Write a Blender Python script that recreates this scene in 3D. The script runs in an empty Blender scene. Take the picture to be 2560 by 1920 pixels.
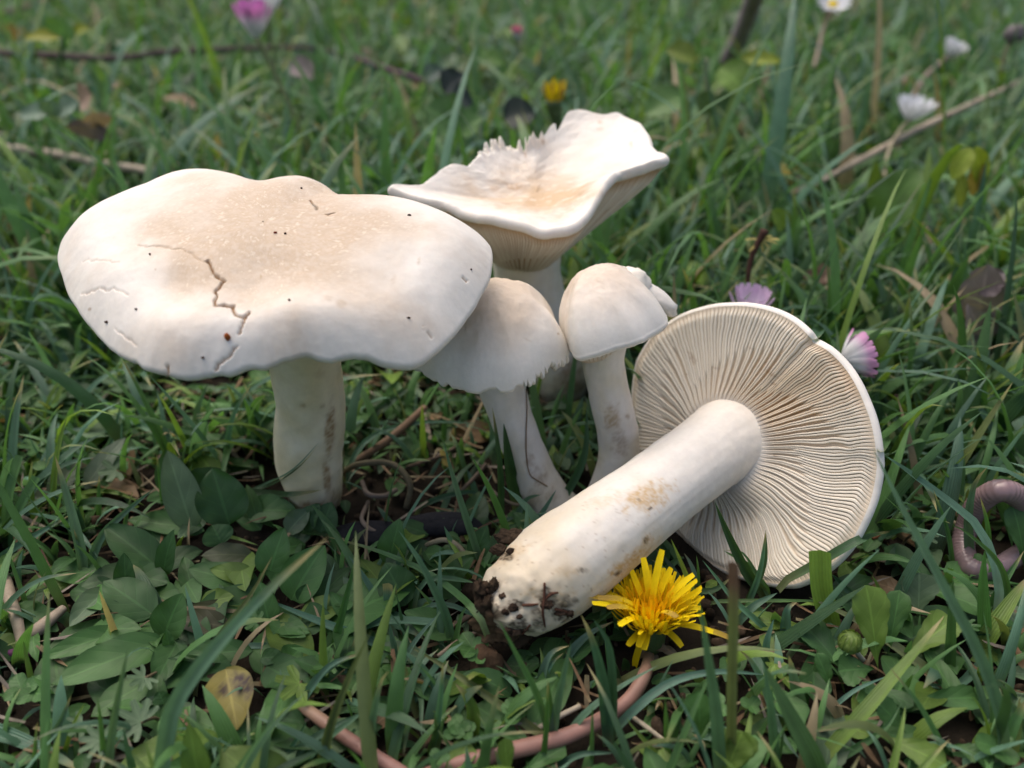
import bpy, math, random
import numpy as np
from mathutils import Vector, Matrix

random.seed(7)
RNG = np.random.default_rng(11)
SC = bpy.context.scene
COL = SC.collection

# ------------------------------------------------------------------ camera, sky, sun, exposure
S = 0.01                      # everything below is written in centimetres
CAM_H, PITCH, HFOV = 15.5, math.radians(33.0), math.radians(65.0)
cam_d = bpy.data.cameras.new('camera')
cam_d.sensor_width = 36.0
cam_d.lens = 18.0 / math.tan(HFOV / 2)
cam_d.clip_start, cam_d.clip_end = 0.005, 400.0
cam_d.dof.use_dof = True
cam_d.dof.focus_distance = 0.193
cam_d.dof.aperture_fstop = 9.5
cam = bpy.data.objects.new('camera', cam_d)
cam.location = (0, 0, CAM_H * S)
cam.rotation_euler = (math.pi / 2 - PITCH, 0, 0)
COL.objects.link(cam)
SC.camera = cam

SUN_EL, SUN_AZ = math.radians(66), math.radians(-40)     # azimuth from +Y towards +X
world = bpy.data.worlds.new('World')
SC.world = world
world.use_nodes = True
nt = world.node_tree
nt.nodes.clear()
wo = nt.nodes.new('ShaderNodeOutputWorld')
bg = nt.nodes.new('ShaderNodeBackground')
sky = nt.nodes.new('ShaderNodeTexSky')
sky.sky_type = 'NISHITA'
sky.sun_disc = False
sky.sun_elevation = SUN_EL
sky.sun_rotation = SUN_AZ
sky.air_density = 1.0
sky.dust_density = 6.0
sky.ozone_density = 0.6
bg.inputs['Strength'].default_value = 0.15
nt.links.new(sky.outputs[0], bg.inputs[0])
nt.links.new(bg.outputs[0], wo.inputs[0])

sun_d = bpy.data.lights.new('sun', 'SUN')
sun_d.energy = 1.2
sun_d.angle = math.radians(70)
sun_d.color = (1.0, 0.95, 0.88)
sun = bpy.data.objects.new('sun', sun_d)
sun.location = (0, 0, 3)
sd = Vector((math.sin(SUN_AZ) * math.cos(SUN_EL), math.cos(SUN_AZ) * math.cos(SUN_EL), math.sin(SUN_EL)))
sun.rotation_euler = sd.to_track_quat('Z', 'Y').to_euler()
COL.objects.link(sun)

SC.view_settings.view_transform = 'Standard'
SC.view_settings.look = 'None'
SC.view_settings.gamma = 1.0
SC.view_settings.use_curve_mapping = False
SC.view_settings.exposure = 0.27
SC.render.engine = 'CYCLES'
SC.cycles.max_bounces = 6
SC.cycles.diffuse_bounces = 3
SC.cycles.transmission_bounces = 3

# ------------------------------------------------------------------ photograph pixels -> directions
FPX = 1280.0 / math.tan(HFOV / 2)
CAMP = np.array([0.0, 0.0, CAM_H])
FWD = np.array([0.0, math.cos(PITCH), -math.sin(PITCH)])
UPV = np.array([0.0, math.sin(PITCH), math.cos(PITCH)])
RGT = np.array([1.0, 0.0, 0.0])

def ray(px, py):
    return FWD + RGT * ((px - 1280.0) / FPX) - UPV * ((py - 960.0) / FPX)
def at_z(px, py, z=0.0):
    d = ray(px, py)
    return CAMP + d * ((z - CAM_H) / d[2])
def at_y(px, py, y):
    d = ray(px, py)
    return CAMP + d * (y / d[1])
def at_plane(px, py, O, n):
    d = ray(px, py)
    return CAMP + d * (np.dot(n, O - CAMP) / np.dot(n, d))
def project(P):
    P = np.asarray(P, float)
    r = P - CAMP
    dep = r @ FWD
    dep = np.where(np.abs(dep) < 1e-3, 1e-3, dep)
    return 1280 + FPX * (r @ RGT) / dep, 960 - FPX * (r @ UPV) / dep, dep

CROPS = {'S': (0, 0, 1.0), 'A': (0, 1120, .4823), 'B': (1760, 1100, .4941), 'C': (1140, 1200, .4341),
         'D': (600, 1300, .3737), 'E': (600, 860, .4069), 'F': (0, 600, .3917), 'G': (1760, 500, .4219),
         'H': (1660, 0, .4219), 'J': (1800, 1440, .2893), 'K': (2080, 1000, .2170)}
def crop(k, x, y):
    ox, oy, s = CROPS[k]
    return ox + x * s, oy + y * s

# ------------------------------------------------------------------ small numeric helpers
def unit(v):
    v = np.asarray(v, float)
    return v / np.maximum(np.linalg.norm(v, axis=-1, keepdims=True), 1e-9)

def smooth01(a, b, x):
    t = np.clip((x - a) / (b - a), 0, 1)
    return t * t * (3 - 2 * t)

def vnoise(P, seed=0):
    P = np.asarray(P, float)
    i = np.floor(P).astype(np.int64)
    f = P - i
    f = f * f * (3 - 2 * f)
    def h(a, b, c):
        n = (a * 374761393 + b * 668265263 + c * 1274126177 + seed * 974711) & 0xFFFFFFFF
        n = ((n ^ (n >> 13)) * 1274126177) & 0xFFFFFFFF
        n = n ^ (n >> 16)
        return (n & 0xFFFF) / 32767.5 - 1.0
    x, y, z = i[..., 0], i[..., 1], i[..., 2]
    fx, fy, fz = f[..., 0], f[..., 1], f[..., 2]
    def lx(yy, zz):
        return h(x, yy, zz) * (1 - fx) + h(x + 1, yy, zz) * fx
    def ly(zz):
        return lx(y, zz) * (1 - fy) + lx(y + 1, zz) * fy
    return ly(z) * (1 - fz) + ly(z + 1) * fz

def fbm(P, seed=0, octs=4, gain=.5):
    P = np.asarray(P, float)
    o, a, s = 0, 1.0, 0.0
    for k in range(octs):
        o = o + a * vnoise(P * (2 ** k), seed + 17 * k)
        s += a
        a *= gain
    return o / s

def spline(pts, n):
    """Catmull-Rom through pts, n samples by arc length"""
    p = np.asarray(pts, float)
    if len(p) == 2:
        t = np.linspace(0, 1, n)[:, None]
        return p[0] * (1 - t) + p[1] * t
    q = np.vstack([2 * p[0] - p[1], p, 2 * p[-1] - p[-2]])
    out = []
    for k in range(1, len(q) - 2):
        t = np.linspace(0, 1, 24, endpoint=False)[:, None]
        a, b, c, d = q[k - 1], q[k], q[k + 1], q[k + 2]
        out.append(.5 * ((2 * b) + (-a + c) * t + (2 * a - 5 * b + 4 * c - d) * t ** 2 + (-a + 3 * b - 3 * c + d) * t ** 3))
    out = np.vstack(out + [p[-1:]])
    L = np.concatenate([[0], np.cumsum(np.linalg.norm(np.diff(out, axis=0), axis=1))])
    u = np.linspace(0, L[-1], n)
    return np.stack([np.interp(u, L, out[:, k]) for k in range(out.shape[1])], 1)

def in_poly(x, y, poly):
    p = np.asarray(poly, float)
    ins = np.zeros(np.shape(x), bool)
    j = len(p) - 1
    for i in range(len(p)):
        xi, yi, xj, yj = p[i, 0], p[i, 1], p[j, 0], p[j, 1]
        c = ((yi > y) != (yj > y)) & (x < (xj - xi) * (y - yi) / ((yj - yi) if yj != yi else 1e-9) + xi)
        ins ^= c
        j = i
    return ins

def seg_dist(x, y, pl):
    d = np.full(np.shape(x), 1e9)
    for (x0, y0), (x1, y1) in zip(pl[:-1], pl[1:]):
        dx, dy = x1 - x0, y1 - y0
        t = np.clip(((x - x0) * dx + (y - y0) * dy) / (dx * dx + dy * dy + 1e-9), 0, 1)
        d = np.minimum(d, np.hypot(x - x0 - t * dx, y - y0 - t * dy))
    return d

# ------------------------------------------------------------------ objects
def tag(o, label, cat, group=None, kind=None):
    if label: o['label'] = label
    if cat: o['category'] = cat
    if group: o['group'] = group
    if kind: o['kind'] = kind
    return o

def thing(name, base, label, cat, group=None):
    o = bpy.data.objects.new(name, None)
    o.empty_display_size = 0.01
    o.location = Vector(np.asarray(base, float) * S)
    COL.objects.link(o)
    o['base'] = [float(v) for v in base]
    return tag(o, label, cat, group)

def make_mesh(name, V, F, mat, tint=None, lc=None, smooth=True):
    """V in metres"""
    me = bpy.data.meshes.new(name)
    V = np.ascontiguousarray(V, np.float32)
    F = np.asarray(F, np.int32)
    k = F.shape[1]
    me.vertices.add(len(V)); me.vertices.foreach_set('co', V.ravel())
    me.loops.add(F.size); me.loops.foreach_set('vertex_index', F.ravel())
    me.polygons.add(len(F))
    me.polygons.foreach_set('loop_start', np.arange(0, F.size, k, dtype=np.int32))
    me.polygons.foreach_set('use_smooth', np.full(len(F), smooth, bool))
    me.update(calc_edges=True)
    if tint is not None:
        t = np.asarray(tint, np.float32)
        if t.ndim == 1: t = np.tile(t, (len(V), 1))
        a = me.color_attributes.new('tint', 'FLOAT_COLOR', 'POINT')
        a.data.foreach_set('color', np.hstack([t[:, :3], np.ones((len(V), 1), np.float32)]).ravel())
    if lc is not None:
        a = me.attributes.new('lc', 'FLOAT_VECTOR', 'POINT')
        a.data.foreach_set('vector', np.ascontiguousarray(lc, np.float32).ravel())
    if mat: me.materials.append(mat)
    return me

REC = None
def obj(name, V, F, mat, parent=None, base=None, tint=None, lc=None, smooth=True):
    """V in world centimetres; a child is stored relative to its thing's base"""
    if REC is not None: REC.append(np.asarray(V))
    top = parent
    if parent is not None:
        while top.parent is not None: top = top.parent
        b = np.array(list(top['base']))
    else:
        b = np.zeros(3) if base is None else np.asarray(base, float)
    me = make_mesh(name, (np.asarray(V) - b) * S, F, mat, tint, lc, smooth)
    o = bpy.data.objects.new(name, me)
    COL.objects.link(o)
    if parent is not None: o.parent = parent
    else:
        o.location = Vector(b * S)
        o['base'] = [float(v) for v in b]
    return o

def grid_faces(r, c, wrap=False):
    i = np.arange(r - 1)[:, None]
    j = np.arange(c if wrap else c - 1)[None, :]
    a = i * c + j
    b = i * c + (j + 1) % c
    return np.stack([a, b, b + c, a + c], -1).reshape(-1, 4)

def join(parts):
    """[(V,F,tint,lc)] -> one; all quads"""
    Vs, Fs, Ts, Ls, n = [], [], [], [], 0
    for V, F, t, l in parts:
        Vs.append(V); Fs.append(np.asarray(F) + n); n += len(V)
        t = np.asarray(t, float)
        Ts.append(np.tile(t, (len(V), 1)) if t.ndim == 1 else t)
        Ls.append(l if l is not None else np.zeros((len(V), 3)))
    return np.vstack(Vs), np.vstack(Fs), np.vstack(Ts), np.vstack(Ls)

def tube(path, rad, nseg=12, n=None, cap=True, wob=0.0, seed=0):
    """closed tube along a path (cm); returns V,F,(s,phi) per vertex"""
    path = np.asarray(path, float)
    if n: path = spline(path, n)
    m = len(path)
    rad = np.interp(np.linspace(0, 1, m), np.linspace(0, 1, len(rad)), rad) if np.ndim(rad) else np.full(m, rad)
    T = unit(np.gradient(path, axis=0))
    ref = np.array([0, 0, 1.0]) if abs(T[0, 2]) < .9 else np.array([0, 1.0, 0])
    N = np.zeros_like(T)
    v = unit(ref - T[0] * np.dot(ref, T[0]))
    for k in range(m):
        v = unit(v - T[k] * np.dot(v, T[k]))
        N[k] = v
    B = np.cross(T, N)
    ph = np.linspace(0, 2 * math.pi, nseg, endpoint=False)
    R = rad[:, None] * np.ones((1, nseg))
    if wob:
        c = path[:, None, :] + rad[:, None, None] * (np.cos(ph)[None, :, None] * N[:, None, :] + np.sin(ph)[None, :, None] * B[:, None, :])
        R = R * (1 + wob * fbm(c * 2.2, seed, 3))
    V = path[:, None, :] + R[..., None] * (np.cos(ph)[None, :, None] * N[:, None, :] + np.sin(ph)[None, :, None] * B[:, None, :])
    s = np.repeat(np.linspace(0, 1, m), nseg)
    phs = np.tile(ph / (2 * math.pi), m)
    V = V.reshape(-1, 3)
    F = grid_faces(m, nseg, True)
    if cap:
        n0 = len(V)
        e0 = path[0] - T[0] * rad[0] * .25
        e1 = path[-1] + T[-1] * rad[-1] * .25
        # a shrunken ring and then quads collapsing to the axis
        r0 = V[:nseg] * .45 + e0 * .55
        r1 = V[n0 - nseg:n0] * .45 + e1 * .55
        V = np.vstack([V, r0, r1, np.tile(e0, (nseg, 1)), np.tile(e1, (nseg, 1))])
        j = np.arange(nseg); jn = (j + 1) % nseg
        F = np.vstack([F, np.stack([jn, j, n0 + j, n0 + jn], 1),
                       np.stack([n0 - nseg + j, n0 - nseg + jn, n0 + nseg + jn, n0 + nseg + j], 1),
                       np.stack([n0 + jn, n0 + j, n0 + 2 * nseg + j, n0 + 2 * nseg + jn], 1),
                       np.stack([n0 + nseg + j, n0 + nseg + jn, n0 + 3 * nseg + jn, n0 + 3 * nseg + j], 1)])
        s = np.concatenate([s, np.zeros(nseg), np.ones(nseg), np.zeros(nseg), np.ones(nseg)])
        phs = np.concatenate([phs, np.tile(ph / 6.2832, 4)])
    return V, F, np.stack([s, phs, 0 * s], 1)

def blob(center, rad, seed, nu=14, nv=10, amp=.35, freq=1.3):
    """lumpy closed ball, quads"""
    th = np.linspace(0, 2 * math.pi, nu, endpoint=False)
    ph = np.linspace(0.02, math.pi - .02, nv)
    d = np.stack([np.sin(ph)[:, None] * np.cos(th), np.sin(ph)[:, None] * np.sin(th), np.cos(ph)[:, None] * np.ones(nu)], -1).reshape(-1, 3)
    r = 1 + amp * fbm(d * freq + seed * 7.3, seed, 4, .6)
    return np.asarray(center) + d * r[:, None] * np.asarray(rad), grid_faces(nv, nu, True)

# ------------------------------------------------------------------ materials
def new_mat(name):
    m = bpy.data.materials.new(name)
    m.use_nodes = True
    m.node_tree.nodes.clear()
    return m, m.node_tree.nodes, m.node_tree.links

def N_(nodes, t, **kw):
    n = nodes.new(t)
    for k, v in kw.items(): setattr(n, k, v)
    return n

def mathn(nodes, links, op, a, b=None, c=None):
    n = nodes.new('ShaderNodeMath'); n.operation = op
    for i, v in enumerate((a, b, c)):
        if v is None: continue
        if isinstance(v, (int, float)): n.inputs[i].default_value = v
        else: links.new(v, n.inputs[i])
    return n.outputs[0]

def plant_mat(name, kind='blade', rough=.45, transl=.3, spec=.4, objrand=0.12, tcol=(1.5, 1.6, .7, 1)):
    m, nd, ln = new_mat(name)
    out = N_(nd, 'ShaderNodeOutputMaterial')
    at = N_(nd, 'ShaderNodeAttribute', attribute_name='tint')
    lc = N_(nd, 'ShaderNodeAttribute', attribute_name='lc')
    sep = N_(nd, 'ShaderNodeSeparateXYZ'); ln.new(lc.outputs['Vector'], sep.inputs[0])
    geo = N_(nd, 'ShaderNodeNewGeometry')
    nz = N_(nd, 'ShaderNodeTexNoise'); nz.inputs['Scale'].default_value = 180; nz.inputs['Detail'].default_value = 4
    ln.new(geo.outputs['Position'], nz.inputs['Vector'])
    hsv = N_(nd, 'ShaderNodeHueSaturation')
    ln.new(at.outputs['Color'], hsv.inputs['Color'])
    oi = N_(nd, 'ShaderNodeObjectInfo')
    v = mathn(nd, ln, 'MULTIPLY_ADD', nz.outputs['Fac'], 0.7, 0.65)
    v = mathn(nd, ln, 'MULTIPLY_ADD', oi.outputs['Random'], objrand * 2, mathn(nd, ln, 'SUBTRACT', v, objrand))
    x = mathn(nd, ln, 'MULTIPLY', mathn(nd, ln, 'ABSOLUTE', mathn(nd, ln, 'SUBTRACT', sep.outputs[0], .5)), 2.0)
    if kind == 'blade':
        st = mathn(nd, ln, 'SINE', mathn(nd, ln, 'MULTIPLY', sep.outputs[0], 42.0))
        hgt = st
        v = mathn(nd, ln, 'MULTIPLY_ADD', st, .07, v)
        bs = .25
    elif kind == 'leaf':
        rib = mathn(nd, ln, 'LESS_THAN', x, .06)
        la = mathn(nd, ln, 'FRACT', mathn(nd, ln, 'MULTIPLY_ADD', x, -1.5, mathn(nd, ln, 'MULTIPLY', sep.outputs[1], 4.5)))
        la = mathn(nd, ln, 'ABSOLUTE', mathn(nd, ln, 'SUBTRACT', la, .5))
        lat = mathn(nd, ln, 'LESS_THAN', la, .03)
        vein = mathn(nd, ln, 'MAXIMUM', rib, mathn(nd, ln, 'MULTIPLY', lat, .5))
        pil = mathn(nd, ln, 'MULTIPLY', mathn(nd, ln, 'POWER', mathn(nd, ln, 'MULTIPLY', la, 2.0), .5), .35)
        hgt = mathn(nd, ln, 'SUBTRACT', mathn(nd, ln, 'ADD', pil, mathn(nd, ln, 'MULTIPLY', nz.outputs['Fac'], .8)), vein)
        v = mathn(nd, ln, 'MULTIPLY_ADD', vein, .34, v)
        bs = .28
    else:
        hgt = nz.outputs['Fac']; bs = .2
    ln.new(v, hsv.inputs['Value'])
    bp = N_(nd, 'ShaderNodeBump'); bp.inputs['Strength'].default_value = bs; bp.inputs['Distance'].default_value = .0006
    ln.new(hgt, bp.inputs['Height'])
    pr = N_(nd, 'ShaderNodeBsdfPrincipled')
    ln.new(hsv.outputs[0], pr.inputs['Base Color'])
    pr.inputs['Roughness'].default_value = rough
    pr.inputs['Specular IOR Level'].default_value = spec
    ln.new(bp.outputs[0], pr.inputs['Normal'])
    if transl > 0:
        tr = N_(nd, 'ShaderNodeBsdfTranslucent')
        g = N_(nd, 'ShaderNodeMix', data_type='RGBA', blend_type='MULTIPLY'); g.inputs[0].default_value = 1
        ln.new(hsv.outputs[0], g.inputs[6]); g.inputs[7].default_value = tcol
        ln.new(g.outputs[2], tr.inputs['Color'])
        mx = N_(nd, 'ShaderNodeMixShader'); mx.inputs[0].default_value = transl
        ln.new(pr.outputs[0], mx.inputs[1]); ln.new(tr.outputs[0], mx.inputs[2])
        ln.new(mx.outputs[0], out.inputs[0])
    else:
        ln.new(pr.outputs[0], out.inputs[0])
    return m

def flesh_mat(name, fleck=.5, scale=1.0, sss=.12, rough=.55, spec=.3):
    """mushroom flesh: pigment from the tint attribute, fine mottling and relief from noise"""
    m, nd, ln = new_mat(name)
    out = N_(nd, 'ShaderNodeOutputMaterial')
    at = N_(nd, 'ShaderNodeAttribute', attribute_name='tint')
    geo = N_(nd, 'ShaderNodeTexCoord')
    n1 = N_(nd, 'ShaderNodeTexNoise'); n1.inputs['Scale'].default_value = 260 * scale; n1.inputs['Detail'].default_value = 6; n1.inputs['Roughness'].default_value = .65
    n2 = N_(nd, 'ShaderNodeTexNoise'); n2.inputs['Scale'].default_value = 900 * scale; n2.inputs['Detail'].default_value = 3
    for n in (n1, n2): ln.new(geo.outputs['Object'], n.inputs['Vector'])
    hsv = N_(nd, 'ShaderNodeHueSaturation')
    ln.new(at.outputs['Color'], hsv.inputs['Color'])
    v = mathn(nd, ln, 'MULTIPLY_ADD', mathn(nd, ln, 'SUBTRACT', n1.outputs['Fac'], .5), .22 * fleck, 1.0)
    v = mathn(nd, ln, 'MULTIPLY_ADD', mathn(nd, ln, 'SUBTRACT', n2.outputs['Fac'], .5), .14 * fleck, v)
    ln.new(v, hsv.inputs['Value'])
    h = mathn(nd, ln, 'MULTIPLY_ADD', n2.outputs['Fac'], .35, n1.outputs['Fac'])
    bp = N_(nd, 'ShaderNodeBump'); bp.inputs['Strength'].default_value = .18; bp.inputs['Distance'].default_value = .0006
    ln.new(h, bp.inputs['Height'])
    pr = N_(nd, 'ShaderNodeBsdfPrincipled')
    ln.new(hsv.outputs[0], pr.inputs['Base Color'])
    pr.inputs['Roughness'].default_value = rough
    pr.inputs['Specular IOR Level'].default_value = spec
    pr.inputs['Subsurface Weight'].default_value = sss
    pr.inputs['Subsurface Radius'].default_value = (1.0, .75, .5)
    pr.inputs['Subsurface Scale'].default_value = .0025
    ln.new(bp.outputs[0], pr.inputs['Normal'])
    ln.new(pr.outputs[0], out.inputs[0])
    return m

def rough_mat(name, scale=300, rough=.9, bump=.6, var=.8, spec=.2):
    m, nd, ln = new_mat(name)
    out = N_(nd, 'ShaderNodeOutputMaterial')
    at = N_(nd, 'ShaderNodeAttribute', attribute_name='tint')
    geo = N_(nd, 'ShaderNodeNewGeometry')
    n1 = N_(nd, 'ShaderNodeTexNoise'); n1.inputs['Scale'].default_value = scale; n1.inputs['Detail'].default_value = 8; n1.inputs['Roughness'].default_value = .7
    ln.new(geo.outputs['Position'], n1.inputs['Vector'])
    hsv = N_(nd, 'ShaderNodeHueSaturation')
    ln.new(at.outputs['Color'], hsv.inputs['Color'])
    ln.new(mathn(nd, ln, 'MULTIPLY_ADD', n1.outputs['Fac'], var * 2, 1 - var), hsv.inputs['Value'])
    bp = N_(nd, 'ShaderNodeBump'); bp.inputs['Strength'].default_value = bump; bp.inputs['Distance'].default_value = .001
    ln.new(n1.outputs['Fac'], bp.inputs['Height'])
    pr = N_(nd, 'ShaderNodeBsdfPrincipled')
    ln.new(hsv.outputs[0], pr.inputs['Base Color'])
    pr.inputs['Roughness'].default_value = rough
    pr.inputs['Specular IOR Level'].default_value = spec
    ln.new(bp.outputs[0], pr.inputs['Normal'])
    ln.new(pr.outputs[0], out.inputs[0])
    return m

M_BLADE = plant_mat('grass_blade', 'blade', .42, .28, .45)
M_LEAF = plant_mat('broad_leaf', 'leaf', .5, .22, .35)
M_PETAL = plant_mat('petal', 'plain', .6, .3, .2, .05, (1, 1, 1, 1))
M_STALK = plant_mat('stalk', 'plain', .5, .0, .35, .03)
M_CAP = flesh_mat('cap_skin', .8)
M_STEM = flesh_mat('stem_flesh', 1.0, .8)
M_GILL = flesh_mat('gill_flesh', .4, 1.0, 0.0, .8, .1)
M_SOIL = rough_mat('soil', 350, .95, .9, .7)
M_DRY = rough_mat('dry_straw', 500, .7, .3, .5)
M_TWIG = rough_mat('twig_bark', 600, .85, .6, .6)
M_WORM = plant_mat('worm_skin', 'plain', .25, 0, .6, .0)

# ------------------------------------------------------------------ ground
def ground_h(x, y):
    P = np.stack([x * .35, y * .35, 0 * x], -1)
    near = np.exp(-((x / 120) ** 2 + ((y - 30) / 120) ** 2))
    return -.25 + near * (.35 * fbm(P, 3, 3) + .10 * fbm(P * 5, 5, 2))

u = np.linspace(-1, 1, 241)
gx = 45 * u + 60 * u ** 3 + 6000 * u ** 9
X, Y = np.meshgrid(gx, gx + 25)
Z = ground_h(X, Y)
gt = fbm(np.stack([X * .2, Y * .2, 0 * X], -1), 9, 4)[..., None].reshape(-1, 1)
far = smooth01(150, 400, np.hypot(X, Y - 20)).reshape(-1, 1)
soilc = np.array([.021, .016, .011]) * (1 + .5 * gt)
soilc = soilc * (1 - far) + np.array([.06, .10, .035]) * (1 + .4 * gt) * far
g = obj('ground', np.stack([X, Y, Z], -1).reshape(-1, 3), grid_faces(241, 241), M_SOIL, tint=soilc)
tag(g, 'dark crumbly brown soil under the grass and mushrooms', 'ground', kind='structure')
REC = []
# ------------------------------------------------------------------ mushrooms
WHITE = np.array([.79, .74, .665])
CREAM = np.array([.70, .60, .49])
TAN = np.array([.56, .43, .30])
BROWN = np.array([.22, .12, .05])
DIRT = np.array([.045, .028, .016])

def frame(n, e=(1, 0, 0)):
    n = unit(n)
    e1 = unit(np.asarray(e, float) - n * np.dot(n, e))
    return n, e1, np.cross(n, e1)

def polar_rim(pts3, O, e1, e2, M, sig):
    d = np.asarray(pts3) - O
    x, y = d @ e1, d @ e2
    th = np.arctan2(y, x)
    r = np.hypot(x, y)
    o = np.argsort(th)
    th, r = th[o], r[o]
    T = np.linspace(-math.pi, math.pi, M, endpoint=False)
    R = np.interp(T, np.concatenate([th - 2 * math.pi, th, th + 2 * math.pi]), np.tile(r, 3))
    if sig > 0:
        k = np.arange(-int(4 * sig), int(4 * sig) + 1)
        w = np.exp(-.5 * (k / sig) ** 2); w /= w.sum()
        R = sum(np.roll(R, kk) * ww for kk, ww in zip(k, w))
    return T, R

def cap_top(O, n, e1, e2, T, R, R0, hfun, wfun, rr, nr=110, shear=(0, 0), jfun=None, phi0=.9):
    """top skin and rolled margin; hfun(q,th): height over rim plane at q=r/R0; wfun(th): rim wave; jfun(th): ragged edge"""
    a = np.linspace(0, 1, nr)
    rho = 1 - (1 - a) ** 1.35
    rho[0] = .004
    ext = rr * (1 - math.sin(phi0))
    Rc = np.maximum(R - ext, .2)
    rad = rho[:, None] * Rc[None, :]
    q = rad / R0[None, :]
    h = hfun(q, T[None, :]) + wfun(T)[None, :] * smooth01(.35, 1.0, rho)[:, None]
    if jfun is not None: h = h + jfun(T)[None, :] * smooth01(.90, 1.0, rho)[:, None]
    sx = shear[0] * (1 - q ** 2)
    sy = shear[1] * (1 - q ** 2)
    x = rad * np.cos(T) + sx
    y = rad * np.sin(T) + sy
    fi = np.linspace(phi0, math.pi * .98, 12)[1:]
    dr = rr * (np.sin(fi) - math.sin(phi0))
    dh = rr * (np.cos(fi) - math.cos(phi0))
    xr = x[-1][None, :] + dr[:, None] * np.cos(T)[None, :]
    yr = y[-1][None, :] + dr[:, None] * np.sin(T)[None, :]
    hr = h[-1][None, :] + dh[:, None] * np.ones_like(T)[None, :]
    x, y, h = np.vstack([x, xr]), np.vstack([y, yr]), np.vstack([h, hr])
    qq = np.vstack([q, np.ones((11, len(T))) * 1.02])
    V = O + x[..., None] * e1 + y[..., None] * e2 + h[..., None] * n
    return V, qq, (x[-1], y[-1], h[-1])

def fit_outline(build, R, target, rounds=5, sig=6.0, wt=1.0):
    """adjust the rim radius R(theta) until the built cap's outline has the target's size and shape"""
    tg = np.asarray(target, float)
    cx, cy = (tg[:, 0].min() + tg[:, 0].max()) / 2, (tg[:, 1].min() + tg[:, 1].max()) / 2
    al = np.linspace(-math.pi, math.pi, 721)
    def polar_px(x, y):
        return np.arctan2(y - cy, x - cx), np.hypot(x - cx, y - cy)
    d = np.vstack([tg, tg[:1]])
    dd = np.vstack([np.linspace(d[i], d[i + 1], 12, endpoint=False) for i in range(len(tg))])
    ta, tr = polar_px(dd[:, 0], dd[:, 1])
    o = np.argsort(ta)
    tR = np.interp(al, np.concatenate([ta[o] - 2 * math.pi, ta[o], ta[o] + 2 * math.pi]), np.tile(tr[o], 3))
    for _ in range(rounds):
        V = build(R)
        x, y, _d = project(V.reshape(-1, 3))
        a, r = polar_px(x, y)
        b = np.clip(((a + math.pi) / (2 * math.pi) * 360).astype(int), 0, 359)
        sR = np.zeros(360); np.maximum.at(sR, b, r)
        ac = (np.arange(360) + .5) / 360 * 2 * math.pi - math.pi
        ok = sR > 0
        sR = np.interp(al, np.concatenate([ac[ok] - 2 * math.pi, ac[ok], ac[ok] + 2 * math.pi]), np.tile(sR[ok], 3))
        ratio = np.clip(tR / np.maximum(sR, 1), .8, 1.25)
        rows_ = V.shape[0]
        rx, ry, _d = project(V[rows_ - 8])
        ra_, _ = polar_px(rx, ry)
        f = np.interp(ra_, al, ratio)
        k = np.arange(-int(4 * sig), int(4 * sig) + 1); ww = np.exp(-.5 * (k / sig) ** 2); ww /= ww.sum()
        f = sum(np.roll(f, kk) * w_ for kk, w_ in zip(k, ww))
        R = R * (1 + (f - 1) * .8 * wt)
    return R

def vnormals(V, rows, cols):
    G = V.reshape(rows, cols, 3)
    dr = np.gradient(G, axis=0)
    dc = np.roll(G, -1, 1) - np.roll(G, 1, 1)
    return unit(np.cross(dr, dc)).reshape(-1, 3)

def gill_mesh(O, n, e1, e2, T0, edge, A, ra, NG, depth, nq=50, per=8, sag=.3, warp=None, hA=0.0, seed=1, bump=None):
    """radial gills lofted from the margin (edge=(x,y,h)) to a ring of radius ra at local A=(x,y,h)"""
    M = NG * per
    T = np.linspace(-math.pi, math.pi, M, endpoint=False)
    per_i = lambda v: np.interp(T, np.concatenate([T0, T0[:1] + 2 * math.pi]), np.concatenate([v, v[:1]]))
    ex, ey, eh = per_i(edge[0]), per_i(edge[1]), per_i(edge[2])
    q = np.linspace(0, 1, nq) ** .9
    ax, ay, ah = A[0] + ra * np.cos(T), A[1] + ra * np.sin(T), np.full(M, A[2])
    Q = q[:, None]
    x = ex * (1 - Q) + ax * Q
    y = ey * (1 - Q) + ay * Q
    h = eh * (1 - Q) + ah * Q + sag * np.sin(math.pi * np.clip(Q, 0, 1)) ** .9
    if bump is not None: h = h + bump(x, y, Q)
    P = np.stack([x * 1.1, y * 1.1, 0 * x], -1)
    ph = T[None, :] * NG / (2 * math.pi)
    wv = .55 * fbm(P, seed, 3) * (1 - .3 * Q) + .05 * fbm(P * 3, seed + 3, 2)
    if warp is not None: wv = wv + warp(x, y, Q)
    f = ph
    k = np.floor(f).astype(int)
    fr = f - k
    prof = np.clip(1 - np.abs(fr - .5) * 2.0, 0, 1)
    prof = smooth01(.0, .42, prof)
    # every other gill is a short one, every fourth shorter still
    rk = ((k * 7919) % 97) / 97.0
    reach = np.where(k % 3 != 0, 2.0, .30 + .5 * rk)
    amp = smooth01(0, .12, reach - Q) * smooth01(.0, .10, Q) * (1 - smooth01(.86, 1.0, Q)) * (.85 + .3 * rk)
    disp = -depth * prof * amp
    # sideways waviness: shift vertices along the ring
    rx, ry = x - A[0], y - A[1]
    rl = np.hypot(rx, ry) + 1e-6
    sh = wv * (2 * math.pi / NG) * rl * 1.6 * smooth01(0, .12, Q) * (1 - smooth01(.8, 1, Q) * .7)
    x2 = x - ry / rl * sh
    y2 = y + rx / rl * sh
    V = O + x2[..., None] * e1 + y2[..., None] * e2 + (h + disp)[..., None] * n
    return V.reshape(-1, 3), grid_faces(nq, M, True)[:, ::-1], prof * amp, x2, y2, Q + 0 * x

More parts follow.
